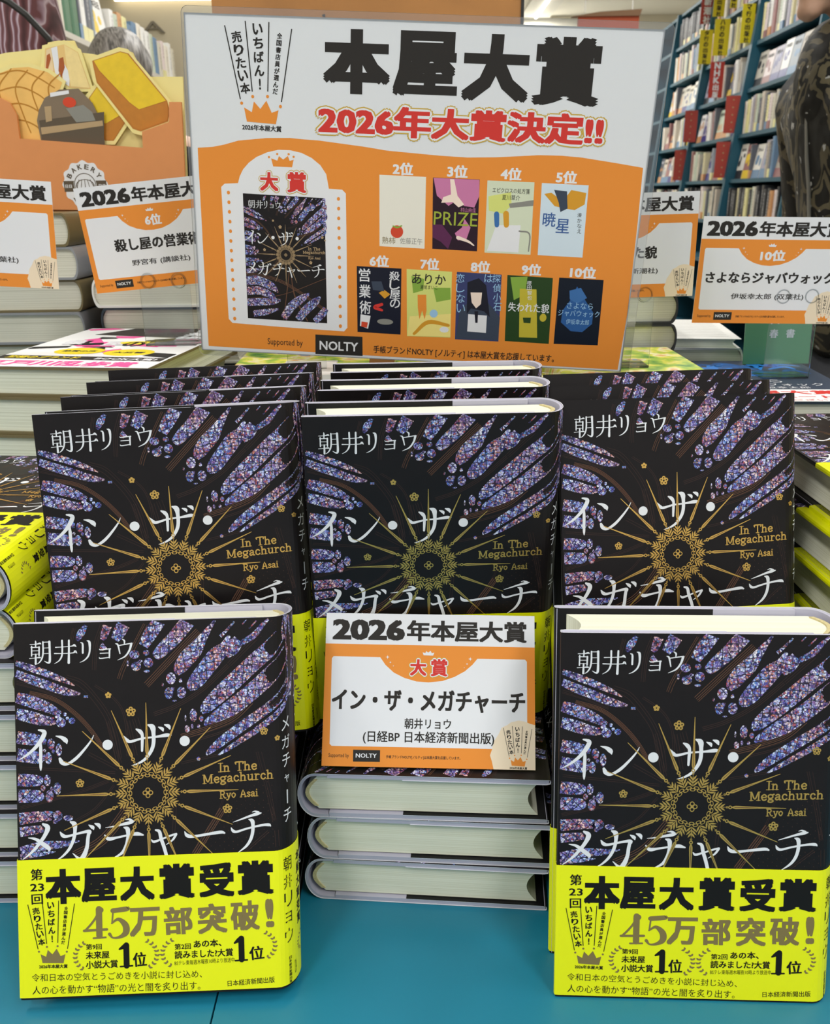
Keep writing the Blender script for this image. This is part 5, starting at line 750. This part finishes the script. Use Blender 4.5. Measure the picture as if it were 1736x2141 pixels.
def upright(M, th_, dp, h, c, label, group, tilt=0, spots=None):
    """standing closed book: spine to local -x, thickness along local y; origin bottom spine centre"""
    mb = MB(); m = mat('spine_' + c, c, .45); p = MATS['white_page_paper']; t = .0025
    mb.box(0, dp, -th_ / 2, -th_ / 2 + t, 0, h, m); mb.box(0, dp, th_ / 2 - t, th_ / 2, 0, h, m)
    mb.prism([(0, -th_ / 2), (0, th_ / 2), (-.003, th_ / 4), (-.003, -th_ / 4)][::-1], 'z', 0, h, m)
    mb.box(.001, dp - .005, -th_ / 2 + t, th_ / 2 - t, .003, h - .003, p)
    dk = ink('ink2') if sum(int(c[i:i + 2], 16) for i in (0, 2, 4)) > 330 else ink('paper')
    if spots is None: spots = rnd.randint(4, 8)
    z = h * .86
    for k in range(spots):                                   # title characters down the spine
        s = min(th_ * .5, .012); ch = '本の人生物語日夜海山空記風花'[rnd.randrange(13)]
        sh = Sheet(mb, lambda a, b, L: (-.0032, -a, b)); sh.text(ch, 0, z, s, s, dk, 0); z -= s * 1.25
    if rnd.random() < .3:
        q = mat('spine_' + (qq := rnd.choice(['cf9a6a', '9e6f6f', 'e9e3a8', '6f8fb0'])), qq, .45); mb.box(-.0034, dp, -th_ / 2 - .0003, th_ / 2 + .0003, 0, h * .24, q)
    o = mb.build('book'); o.matrix_world = M @ Matrix.Rotation(tilt, 4, 'X'); return tag(o, label, 'book', group)
def facing(M, w, h, th_, c, c2, label, group):
    """book displayed cover out: cover faces local -x"""
    mb = MB(); m = mat('spine_' + c, c, .4); mb.box(0, .003, -w / 2, w / 2, 0, h, m); mb.box(th_ - .003, th_, -w / 2, w / 2, 0, h, m); mb.box(0, th_, w / 2 - .004, w / 2, 0, h, m); mb.box(.003, th_ - .003, -w / 2 + .003, w / 2 - .004, .003, h - .003, MATS['white_page_paper'])
    sh = Sheet(mb, lambda a, b, L: (-.0004 - .0003 * L, -a, b)); m2 = mat('spine_' + c2, c2, .4); rr2 = rnd
    sh.poly([(-w * .5, 0), (w * .5, 0), (w * .5, h * .25), (-w * .5, h * .25)], m2, 0)
    for k in range(3): sh.disc(rr2.uniform(-.3, .3) * w, rr2.uniform(.4, .7) * h, w * rr2.uniform(.08, .2), w * rr2.uniform(.08, .2), m2, 1)
    dk = ink('ink2') if sum(int(c[i:i + 2], 16) for i in (0, 2, 4)) > 330 else ink('paper')
    sh.text(''.join(rnd.choice('本の人生物語日夜海山空') for _ in range(4)), 0, h * .84, w * .7, w * .16, dk, 1, 0, .02)
    o = mb.build('book'); o.matrix_world = M @ Matrix.Rotation(R(9), 4, 'Y'); return tag(o, label, 'book', group)
ROWN = {1.41: 'topmost visible', 1.165: 'second visible', .925: 'third visible', .69: 'fourth visible', .451: 'fifth visible', .22: 'lowest visible'}
VIS = {'nearest': (4.5, 5.42), 'middle': (5.48, 6.47), 'far': (6.53, 7.5)}
TABS = {}
for zi, rown in ROWN.items():
    for nm, y0, y1 in BAYS[:3]:
        if zi == 1.41 and nm == 'nearest': continue
        a, b = VIS[nm]; y = b - .012; i = 0; cover_out = (zi in (.69, .925, .451) and nm != 'nearest') or (nm == 'nearest' and zi in (.925, .451))
        while y > a + .05 and i < 20:
            xf = front(zi) + .014
            grp = '%s row books in the %s teal bay' % (rown, nm)
            if cover_out and rnd.random() < .45:
                w = rnd.uniform(.11, .135); h = rnd.uniform(.17, .19); c = rnd.choice(PAL); c2 = rnd.choice(['cf9a6a', '3a3f86', '9e6f6f', '6f8fb0', 'e9c93a', '2a2c33'])
                if y - w < a: break
                facing(Mrow @ Matrix.Translation((xf + .01, y - w / 2, zi)), w, h, .022, c, c2, '%s book cover out, %s from left on the %s shelf, %s teal bay' % (CN[c], ordn(i), rown, nm), grp); y -= w + .006
            else:
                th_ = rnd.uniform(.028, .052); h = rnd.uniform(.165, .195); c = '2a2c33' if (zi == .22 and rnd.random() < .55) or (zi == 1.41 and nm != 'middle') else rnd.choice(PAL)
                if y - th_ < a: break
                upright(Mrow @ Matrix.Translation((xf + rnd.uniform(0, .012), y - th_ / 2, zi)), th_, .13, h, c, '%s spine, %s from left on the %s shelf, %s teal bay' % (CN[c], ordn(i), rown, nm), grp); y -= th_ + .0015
            i += 1
def divider(y, z, c, t, h, w, label, dk='ink2'):
    w *= .42; mb = MB(); mb.box(-w + .008, .008, 0, .0015, 0, h, mat('tab_' + c, c, .45))
    sh = Sheet(mb, lambda a, b, L: (.008 - w / 2 + a, -.0002 - .00003 * L, b)); n = len(t); s = min(w * .8, h / n * .9)
    for k, ch in enumerate(t): sh.text(ch, 0, h - (k + .55) * h / n, s * (1 if ch not in '・' else .25), s * (1 if ch not in '・' else .25), ink(dk), 0, 0, .045)
    o = mb.build('shelf_divider'); o.matrix_world = Mrow @ Matrix.Translation((front(z) - .004, y, z + .0005)); tag(o, label, 'shelf divider', 'shelf divider tabs on the teal bookcases')
divider(6.52, 1.425, 'a5352f', '新潮社', .16, .20, 'red divider tab with white characters at the top of the teal bookcases', 'paper')
divider(6.26, 1.425, 'dccb1e', 'ナ行の出版社', .20, .17, 'upper yellow divider tab right of the red top tab')
divider(5.99, 1.425, 'dccb1e', 'ラ行の出版社', .20, .10, 'small yellow divider tab cut by the top edge of the photo')
divider(5.52, 1.17, 'dccb1e', 'マ行の出版社', .195, .17, 'yellow divider tab nearest the camouflage jacket, on the second shelf')
divider(6.00, 1.17, 'dccb1e', 'ハ行の出版社', .20, .22, 'wide yellow divider tab in the middle of the second shelf')
divider(6.38, 1.17, 'dccb1e', 'タ行の出版社', .20, .20, 'leftmost yellow divider tab on the second shelf')
divider(5.95, .93, 'b5382f', 'NHK出版', .20, .20, 'red divider tab with white capital letters on the third shelf', 'paper')
for y, z, lb in ((5.45, .70, 'plain red divider tab by the upright between the two nearer bays'), (6.40, .70, 'plain red divider tab on the fourth shelf beside the sign'), (5.47, .46, 'plain red divider tab on the fifth shelf by the nearer upright'), (6.50, .46, 'plain red divider tab on the fifth shelf, closest to the sign')):
    divider(y, z, 'b0463c', '・・・・・', .195, .20, lb, 'tan')
mb = MB(); mb.box(.0, .2, -.3, .16, .001, .09, mat('cardboard_box', 'bd8350', .7)); mb.box(-.002, .202, -.302, .162, .09, .1, mat('cardboard_lid', 'c99462', .7))
o = mb.build('cardboard_box'); o.matrix_world = Mrow @ Matrix.Translation((.09, 5.05, 1.41)); tag(o, 'orange brown cardboard box on the top shelf left of the person in camouflage', 'box')

# ------------------------------------------------------------------ left bookcase
LX = -1.22
t = empty('bookshelf', (LX, 4.2, 0), (0, 0, 0), 'white bookcase on the left behind the two people, holding green and pale books', 'bookcase')
WS = mat('shelf_white', 'cfcac0', .6)
for y in (-1.0, 1.0):
    mb = MB(); mb.box(-.3, 0, y - .01, y + .01, 0, TZ + 1.0, WS); mb.build('side_panel', t)
for z in (-.5, -.2, .1, .4, .70, .955):
    mb = MB(); mb.box(-.3, 0, -.99, .99, TZ + z - .02, TZ + z, WS); mb.build('shelf', t)
mb = MB(); mb.box(-.31, -.3, -1.01, 1.01, 0, TZ + 1.0, WS); mb.build('back_panel', t)
y = 3.23; i = 0
seq = [('efe9dc', .05, .27), ('e8e6de', .045, .27), ('2f6a45', .085, .27), ('d7cfa8', .03, .26), ('efe9dc', .06, .26), ('d9d4c4', .035, .255), ('2f6a45', .075, .27), ('2f6a45', .075, .26), ('5b5f6a', .03, .24), ('f0f0ee', .05, .235), ('5b5f6a', .06, .23), ('8f9aa6', .03, .2)]
lab = lambda c: '%s spine, %s book from near end of the left bookcase top shelf' % (CN[c], ordn(i))
ML_ = lambda y: Matrix.Translation((LX - .02, y, TZ + .955)) @ Matrix.Rotation(math.pi, 4, 'Z')
for c, w, h in seq:
    upright(ML_(y + w / 2), w, .16, h, c, lab(c), 'books on the left white bookcase'); y += w + .003; i += 1
facing(ML_(y + .10), .18, .21, .02, 'f0f0ee', 'e9c93a', 'white and yellow book shown cover out on the left white bookcase', 'books on the left white bookcase'); y += .20
i = 0
while y < 5.1 and i < 20:
    c = rnd.choice(['f0f0ee', 'efe9dc', 'e9e3a8', 'c7d2c0', 'cf9a6a', '6f8fb0', 'd9d4c4', 'e4d6d6', 'f0f0ee']); w = rnd.uniform(.05, .075); h = rnd.uniform(.155, .185)
    upright(ML_(y + w / 2), w, .15, h, c, '%s spine, %s past the yellow white cover on the left bookcase' % (CN[c], ordn(i)), 'books on the left white bookcase'); y += w + .002; i += 1

# ------------------------------------------------------------------ people
def skin_body(name, verts, edges, radii, m, parent=None, sub=2, root=0, remesh=None, extra=None):
    me = bpy.data.meshes.new(name); me.from_pydata(verts, edges, []); me.update()
    o = bpy.data.objects.new(name, me); COL.objects.link(o)
    md = o.modifiers.new('skin', 'SKIN'); md.use_smooth_shade = True
    for k, r in enumerate(radii):
        r = r if isinstance(r, tuple) else (r, r); me.skin_vertices[0].data[k].radius = r
    me.skin_vertices[0].data[root].use_root = True
    s = o.modifiers.new('subdivision', 'SUBSURF'); s.levels = s.render_levels = sub
    dg = bpy.context.evaluated_depsgraph_get(); nm = bpy.data.meshes.new_from_object(o.evaluated_get(dg))
    o.modifiers.clear(); o.data = nm; nm.materials.clear(); nm.materials.append(m)
    if extra:
        b = bmesh.new(); b.from_mesh(nm); extra(b); b.to_mesh(nm); b.free()
    if remesh:
        r = o.modifiers.new('remesh', 'REMESH'); r.mode = 'VOXEL'; r.voxel_size = remesh
        sm = o.modifiers.new('smooth', 'SMOOTH'); sm.iterations = 4; sm.factor = .5
        dg = bpy.context.evaluated_depsgraph_get(); n2 = bpy.data.meshes.new_from_object(o.evaluated_get(dg)); o.modifiers.clear(); o.data = n2; n2.materials.clear(); n2.materials.append(m)
    o.data.polygons.foreach_set('use_smooth', [True] * len(o.data.polygons))
    if parent: o.parent = parent
    return o
def ell(b, c, r, rot=None, seg=20):
    M = Matrix.Translation(c) @ (rot or Matrix.Identity(4)) @ Matrix.Diagonal((*r, 1))
    bmesh.ops.create_uvsphere(b, u_segments=seg, v_segments=seg // 2 + 2, radius=1, matrix=M)
def make_person(loc, yaw, height, skin, label, bow=0, arms=None, hand_open=True):
    """faces local -y; z up; the body is one continuous mesh: legs, trunk, arms, hands with fingers, neck and head with a face"""
    k = height / 1.70; root = empty('person', loc, (0, 0, R(yaw)), label, 'person')
    v = []; e = []; r = []
    def add(p, rad, link=None):
        v.append(Vector(p) * k); r.append((rad[0] * k, rad[1] * k) if isinstance(rad, tuple) else rad * k)
        if link is not None: e.append((link, len(v) - 1))
        return len(v) - 1
    by = -bow
    pel = add((0, 0, .93), (.15, .11)); wa = add((0, by * .15, 1.08), (.135, .10), pel); ch = add((0, by * .5, 1.27), (.155, .115), wa); up = add((0, by * .85, 1.39), (.13, .09), ch)
    nk = add((0, by * 1.1 - .01, 1.455), .055, up); hd = add((0, by * 1.3 - .02, 1.52), .055, nk)
    for s in (-1, 1):
        hp = add((s * .095, 0, .86), (.085, .09), pel); kn = add((s * .10, -.01, .48), .058, hp); an = add((s * .10, .02, .09), .040, kn); add((s * .105, -.13, .035), (.038, .03), an)
    A = arms or {-1: [(-.20, .02, 1.385), (-.25, .03, 1.10), (-.24, -.10, .86)], 1: [(.20, .02, 1.385), (.25, .03, 1.10), (.24, -.10, .86)]}
    hands = {}
    for s in (-1, 1):
        P = [Vector(p) for p in A[s]]; sh_ = add(P[0] + Vector((0, by * .8, 0)), .062, up); el = add(P[1] + Vector((0, by * .5, 0)), .043, sh_); wr = add(P[2], (.028, .024), el)
        d = (P[2] - P[1] - Vector((0, by * .5, 0))).normalized(); pm = add(P[2] + d * .06, (.040, .018), wr); hands[s] = (P[2] + d * .06, d)
    def extra(b):
        c = Vector((0, by * 1.4 - .03, 1.60)) * k; tilt = Matrix.Rotation(bow * 2.2, 4, 'X')
        def at(p, rr, rot=None): ell(b, c + tilt @ (Vector(p) * k), [q * k for q in rr], tilt @ (rot or Matrix.Identity(4)))
        at((0, .012, .02), (.074, .094, .092)); at((0, -.022, -.045), (.056, .066, .066)); at((0, .0, -.09), (.045, .045, .06)); at((0, -.098, -.022), (.013, .018, .022)); at((0, -.104, -.034), (.016, .012, .010)); at((0, -.078, -.094), (.026, .020, .018))
        at((0, -.084, -.062), (.024, .010, .006)); at((0, -.083, -.070), (.021, .010, .006)); at((0, -.078, .018), (.05, .014, .012))
        for s in (-1, 1): at((s * .076, .015, -.01), (.010, .018, .032)); at((s * .03, -.080, .0), (.013, .010, .010)); at((s * .04, -.062, -.035), (.024, .022, .022))
        for s in (-1, 1):
            q, d = hands[s]; side = d.cross(Vector((0, 1, 0))).normalized()
            if side.length < .1: side = Vector((1, 0, 0))
            nrm = side.cross(d)
            for t_ in range(7): ell(b, (q - d * (.075 - .022 * t_)) * k, [(.030 + .006 * min(t_, 4) / 4) * k, (.030 + .006 * min(t_, 4) / 4) * k, .030 * k] if t_ < 5 else [.036 * k, .022 * k, .026 * k], None, 10)
            for i in range(4):
                ln = (.066, .076, .070, .054)[i]; b0 = q + side * (.030 - .020 * i) + d * .02; pts = [b0, b0 + d * ln * .5 + nrm * .006, b0 + d * ln + nrm * .026]
                for a_, c_ in zip(pts, pts[1:]):
                    for t_ in range(7): ell(b, (a_.lerp(c_, t_ / 6)) * k, [.0095 * k] * 3, None, 8)
            b0 = q + side * .034 * 1 - d * .03; pts = [b0, b0 + side * .022 + d * .028 + nrm * .01, b0 + side * .026 + d * .058 + nrm * .018]
            for a_, c_ in zip(pts, pts[1:]):
                for t_ in range(7): ell(b, (a_.lerp(c_, t_ / 6)) * k, [.0108 * k] * 3, None, 8)
    body = skin_body('body', v, e, r, skin, root, 2, 0, .0065, extra)
    me = body.data
    # eyes and lips as small parts
    return root, v, e, r, k, A, by
def garment(name, v, e, r, m, parent, grow_, sub=2, remesh=None): return skin_body(name, v, e, [tuple(q + grow_ for q in (x if isinstance(x, tuple) else (x, x))) for x in r], m, parent, sub, 0, remesh)
def hair_mesh(parent, c, k, m, bow, wave=.006):
    b = bmesh.new(); bmesh.ops.create_uvsphere(b, u_segments=48, v_segments=32, radius=1); tilt = Matrix.Rotation(bow * 2.2, 4, 'X')
    for q in list(b.verts):
        p = q.co
        if p.y < -.55 and p.z < .35: q.tag = True
        if p.z < -.62: q.tag = True
    bmesh.ops.delete(b, geom=[q for q in b.verts if q.tag], context='VERTS')
    for q in b.verts:
        p = q.co; a = math.atan2(p.x, p.y); w_ = 1 + wave * 6 * math.sin(a * 9 + p.z * 5) * (1 - abs(p.z)) + .02 * math.sin(a * 23)
        q.co = c + tilt @ (Vector((p.x * .086 * w_, p.y * .106 * w_ + .014, p.z * .104 * w_ + .024)) * k)
    me = bpy.data.meshes.new('hair'); b.to_mesh(me); b.free(); me.materials.append(m); me.polygons.foreach_set('use_smooth', [True] * len(me.polygons))
    o = bpy.data.objects.new('hair', me); COL.objects.link(o); o.parent = parent
    s = o.modifiers.new('solidify', 'SOLIDIFY'); s.thickness = .012; return o
def shoes(parent, k, m):
    for s in (-1, 1):
        b = bmesh.new(); ell(b, Vector((s * .104, -.06, .042)) * k, [.05 * k, .135 * k, .042 * k]); me = bpy.data.meshes.new('shoe'); 
        for q in b.verts: q.co.z = max(q.co.z, .0)
        b.to_mesh(me); b.free(); me.materials.append(m); me.polygons.foreach_set('use_smooth', [True] * len(me.polygons)); o = bpy.data.objects.new('shoe', me); COL.objects.link(o); o.parent = parent
SKIN = mat('skin', 'd3a68c', .5, noise=.05, nscale=30); HAIRG = None
def hair_mat(name, c0, c1):
    m, nt, b = node_mat(name, .45); t = nt.nodes.new('ShaderNodeTexCoord'); mp = nt.nodes.new('ShaderNodeMapping'); mp.inputs['Scale'].default_value = (260, 60, 30); n = nt.nodes.new('ShaderNodeTexNoise'); n.inputs['Scale'].default_value = 1; n.inputs['Detail'].default_value = 4
    rp = ramp(nt, [(.35, c0), (.62, c1)]); nt.links.new(t.outputs['Object'], mp.inputs[0]); nt.links.new(mp.outputs[0], n.inputs['Vector']); nt.links.new(n.outputs[0], rp.inputs[0]); nt.links.new(rp.outputs[0], b.inputs['Base Color']); return m
def stripe_mat():
    m, nt, b = node_mat('striped_shirt_cloth', .85); N = nt.nodes; L = nt.links
    t = N.new('ShaderNodeTexCoord'); w = N.new('ShaderNodeTexWave'); w.bands_direction = 'X'; w.inputs['Scale'].default_value = 15; w.inputs['Distortion'].default_value = 1.8; w.inputs['Detail'].default_value = 1; w.inputs['Detail Scale'].default_value = 2
    L.new(t.outputs['Object'], w.inputs['Vector']); rp = ramp(nt, [(0, '4a2d30'), (.3, '6b4448'), (.5, '7d575c'), (.64, 'c9bcc8'), (.8, 'a08a9a'), (.95, '6b4448')]); L.new(w.outputs[0], rp.inputs[0]); L.new(rp.outputs[0], b.inputs['Base Color']); return m
def camo_mat():
    m, nt, b = node_mat('camouflage_cloth', .68); N = nt.nodes; L = nt.links
    t = N.new('ShaderNodeTexCoord'); n1 = N.new('ShaderNodeTexNoise'); n1.inputs['Scale'].default_value = 9; n1.inputs['Detail'].default_value = 3; n1.inputs['Distortion'].default_value = 1.2
    mp = N.new('ShaderNodeMapping'); mp.inputs['Location'].default_value = (3, 7, 1); mp.inputs['Scale'].default_value = (1, 1, .9); L.new(t.outputs['Object'], mp.inputs[0]); L.new(mp.outputs[0], n1.inputs['Vector'])
    rp = ramp(nt, [(0, '100f0d'), (.46, '5c5440'), (.525, '11100e'), (.575, '6c634c'), (.63, '100f0d')], True); L.new(n1.outputs[0], rp.inputs[0])
    n2 = N.new('ShaderNodeTexNoise'); n2.inputs['Scale'].default_value = 60; n2.inputs['Detail'].default_value = 2; L.new(t.outputs['Object'], n2.inputs['Vector'])
    gt = N.new('ShaderNodeMath'); gt.operation = 'GREATER_THAN'; gt.inputs[1].default_value = .70; L.new(n2.outputs[0], gt.inputs[0])
    mx = N.new('ShaderNodeMix'); mx.data_type = 'RGBA'; mx.inputs[7].default_value = lin('b9b9b6'); L.new(gt.outputs[0], mx.inputs[0]); L.new(rp.outputs[0], mx.inputs[6]); L.new(mx.outputs[2], b.inputs['Base Color'])  # pale specks paint the fabric's glints into its colour
    n3 = N.new('ShaderNodeTexNoise'); n3.inputs['Scale'].default_value = 14; bp = N.new('ShaderNodeBump'); bp.inputs['Strength'].default_value = .6; bp.inputs['Distance'].default_value = .02; L.new(t.outputs['Object'], n3.inputs['Vector']); L.new(n3.outputs[0], bp.inputs['Height']); L.new(bp.outputs[0], b.inputs['Normal'])
    return m
BLACKC = mat('black_cloth', '17181b', .9, bump=.3, bscale=60); NAVY = mat('navy_trousers', '23262e', .9, bump=.3, bscale=80); SHOE = mat('shoe_black', '1a1a1c', .4)
def dress(P, top, bottom, topgrow=.022, sleeve=True):
    root, v, e, r, k, A, by = P
    idx = {n: i for i, n in enumerate(['pel', 'wa', 'ch', 'up', 'nk', 'hd', 'hpL', 'knL', 'anL', 'ftL', 'hpR', 'knR', 'anR', 'ftR', 'shL', 'elL', 'wrL', 'pmL', 'shR', 'elR', 'wrR', 'pmR'])}
    def sub(names, extra=()):
        ii = [idx[n] for n in names]; mp = {a: b for b, a in enumerate(ii)}
        return [v[a] for a in ii], [(mp[a], mp[b]) for a, b in e if a in mp and b in mp], [r[a] for a in ii]
    tn = ['pel', 'wa', 'ch', 'up', 'shL', 'elL', 'wrL', 'shR', 'elR', 'wrR'] + (['nk'] if topgrow > .03 else [])
    a, b, c = sub(tn)
    if topgrow > .03:
        c[3] = (.15 * k, .125 * k); c[-1] = (.10 * k, .10 * k); a[-1] = a[-1] + Vector((0, .02, .03)) * k
    a[0] = a[0] - Vector((0, 0, .04 * k)); g = garment('jacket' if topgrow > .03 else 'shirt', a, b, c, top, root, topgrow, 2)
    a, b, c = sub(['pel', 'hpL', 'knL', 'anL', 'hpR', 'knR', 'anR']); garment('trousers', a, b, c, bottom, root, .016, 2)
    shoes(root, k, SHOE); return g
# person at right, facing left towards the bookcases
arms = {-1: [(-.20, .02, 1.385), (-.245, .03, 1.11), (-.22, -.08, .90)], 1: [(.20, .02, 1.385), (.245, .03, 1.11), (.22, -.08, .90)]}
P = make_person((.84, 1.56, 0), -90, 1.64, SKIN, 'person in a camouflage jacket standing at the right edge facing the bookcases', .09, arms)
CAMO = camo_mat(); g = dress(P, CAMO, NAVY, .052)
root, k = P[0], P[4]
def front_of(o, x0, x1, z, dz=.03):
    return min((q.co for q in o.data.vertices if x0 < q.co.x < x1 and abs(q.co.z - z) < dz), key=lambda c: c.y, default=None)
pp = [front_of(g, -.05, .04, z) for z in (.92, 1.0, 1.08, 1.16, 1.24, 1.30, 1.36)]; pp = [Vector((.008, q.y - .001, q.z)) for q in pp if q]
mb = MB(); mb.tube(pp, .0032, mat('jacket_piping', '8f8a80', .4), 6); mb.build('zip_piping', g)
b = bmesh.new()                                                # raised collar and hood gathered round the neck
for i in range(24):
    a = 2 * math.pi * i / 24; ell(b, Vector((.100 * math.sin(a), -.06 + .108 * math.cos(a), 1.435 + .045 * math.cos(a))) * k, [.05 * k, .05 * k, .095 * k], None, 12)
me = bpy.data.meshes.new('hood'); b.to_mesh(me); b.free(); me.materials.append(CAMO); o = bpy.data.objects.new('hood', me); COL.objects.link(o); o.parent = g
r_ = o.modifiers.new('remesh', 'REMESH'); r_.voxel_size = .01; r_.use_smooth_shade = True; r2 = o.modifiers.new('smooth', 'SMOOTH'); r2.iterations = 6
hair_mesh(root, Vector((0, -.03 - .09 * 1.4, 1.60)) * k, k, hair_mat('black_hair', '15120f', '2c2622'), .09)
# person upper left in striped shirt, seen from behind
P = make_person((-.885, 1.62, 0), 172, 1.84, SKIN, 'person in maroon striped shirt with dark shoulder strap, seen from behind at upper left', .10)
g = dress(P, stripe_mat(), NAVY, .02); root, k = P[0], P[4]
Mi = (Matrix.Translation((-.885, 1.62, 0)) @ Matrix.Rotation(R(172), 4, 'Z')).inverted()
mb = MB(); mb.tube([Mi @ Vector(p) for p in ((-.80, 1.50, TZ + .78), (-.66, 1.475, TZ + .70), (-.598, 1.485, TZ + .672), (-.576, 1.49, TZ + .655), (-.5515, 1.50, TZ + .625), (-.52, 1.52, TZ + .55), (-.51, 1.56, TZ + .35))], .005, mat('bag_strap', '262624', .6), 6); mb.build('bag_strap', root)
hair_mesh(root, Vector((0, -.03 - .10 * 1.4, 1.60)) * k, k, hair_mat('dark_hair', '1b1512', '37302a'), .10)
# grey haired person further back
P = make_person((-.70, 2.42, 0), 205, 1.56, SKIN, 'grey haired person in black behind the bakery display, head bowed', .09)
g = dress(P, BLACKC, BLACKC, .03); root, k = P[0], P[4]
hair_mesh(root, Vector((0, -.03 - .09 * 1.4, 1.60)) * k, k, hair_mat('grey_hair', '4a4846', '9b9894'), .09)
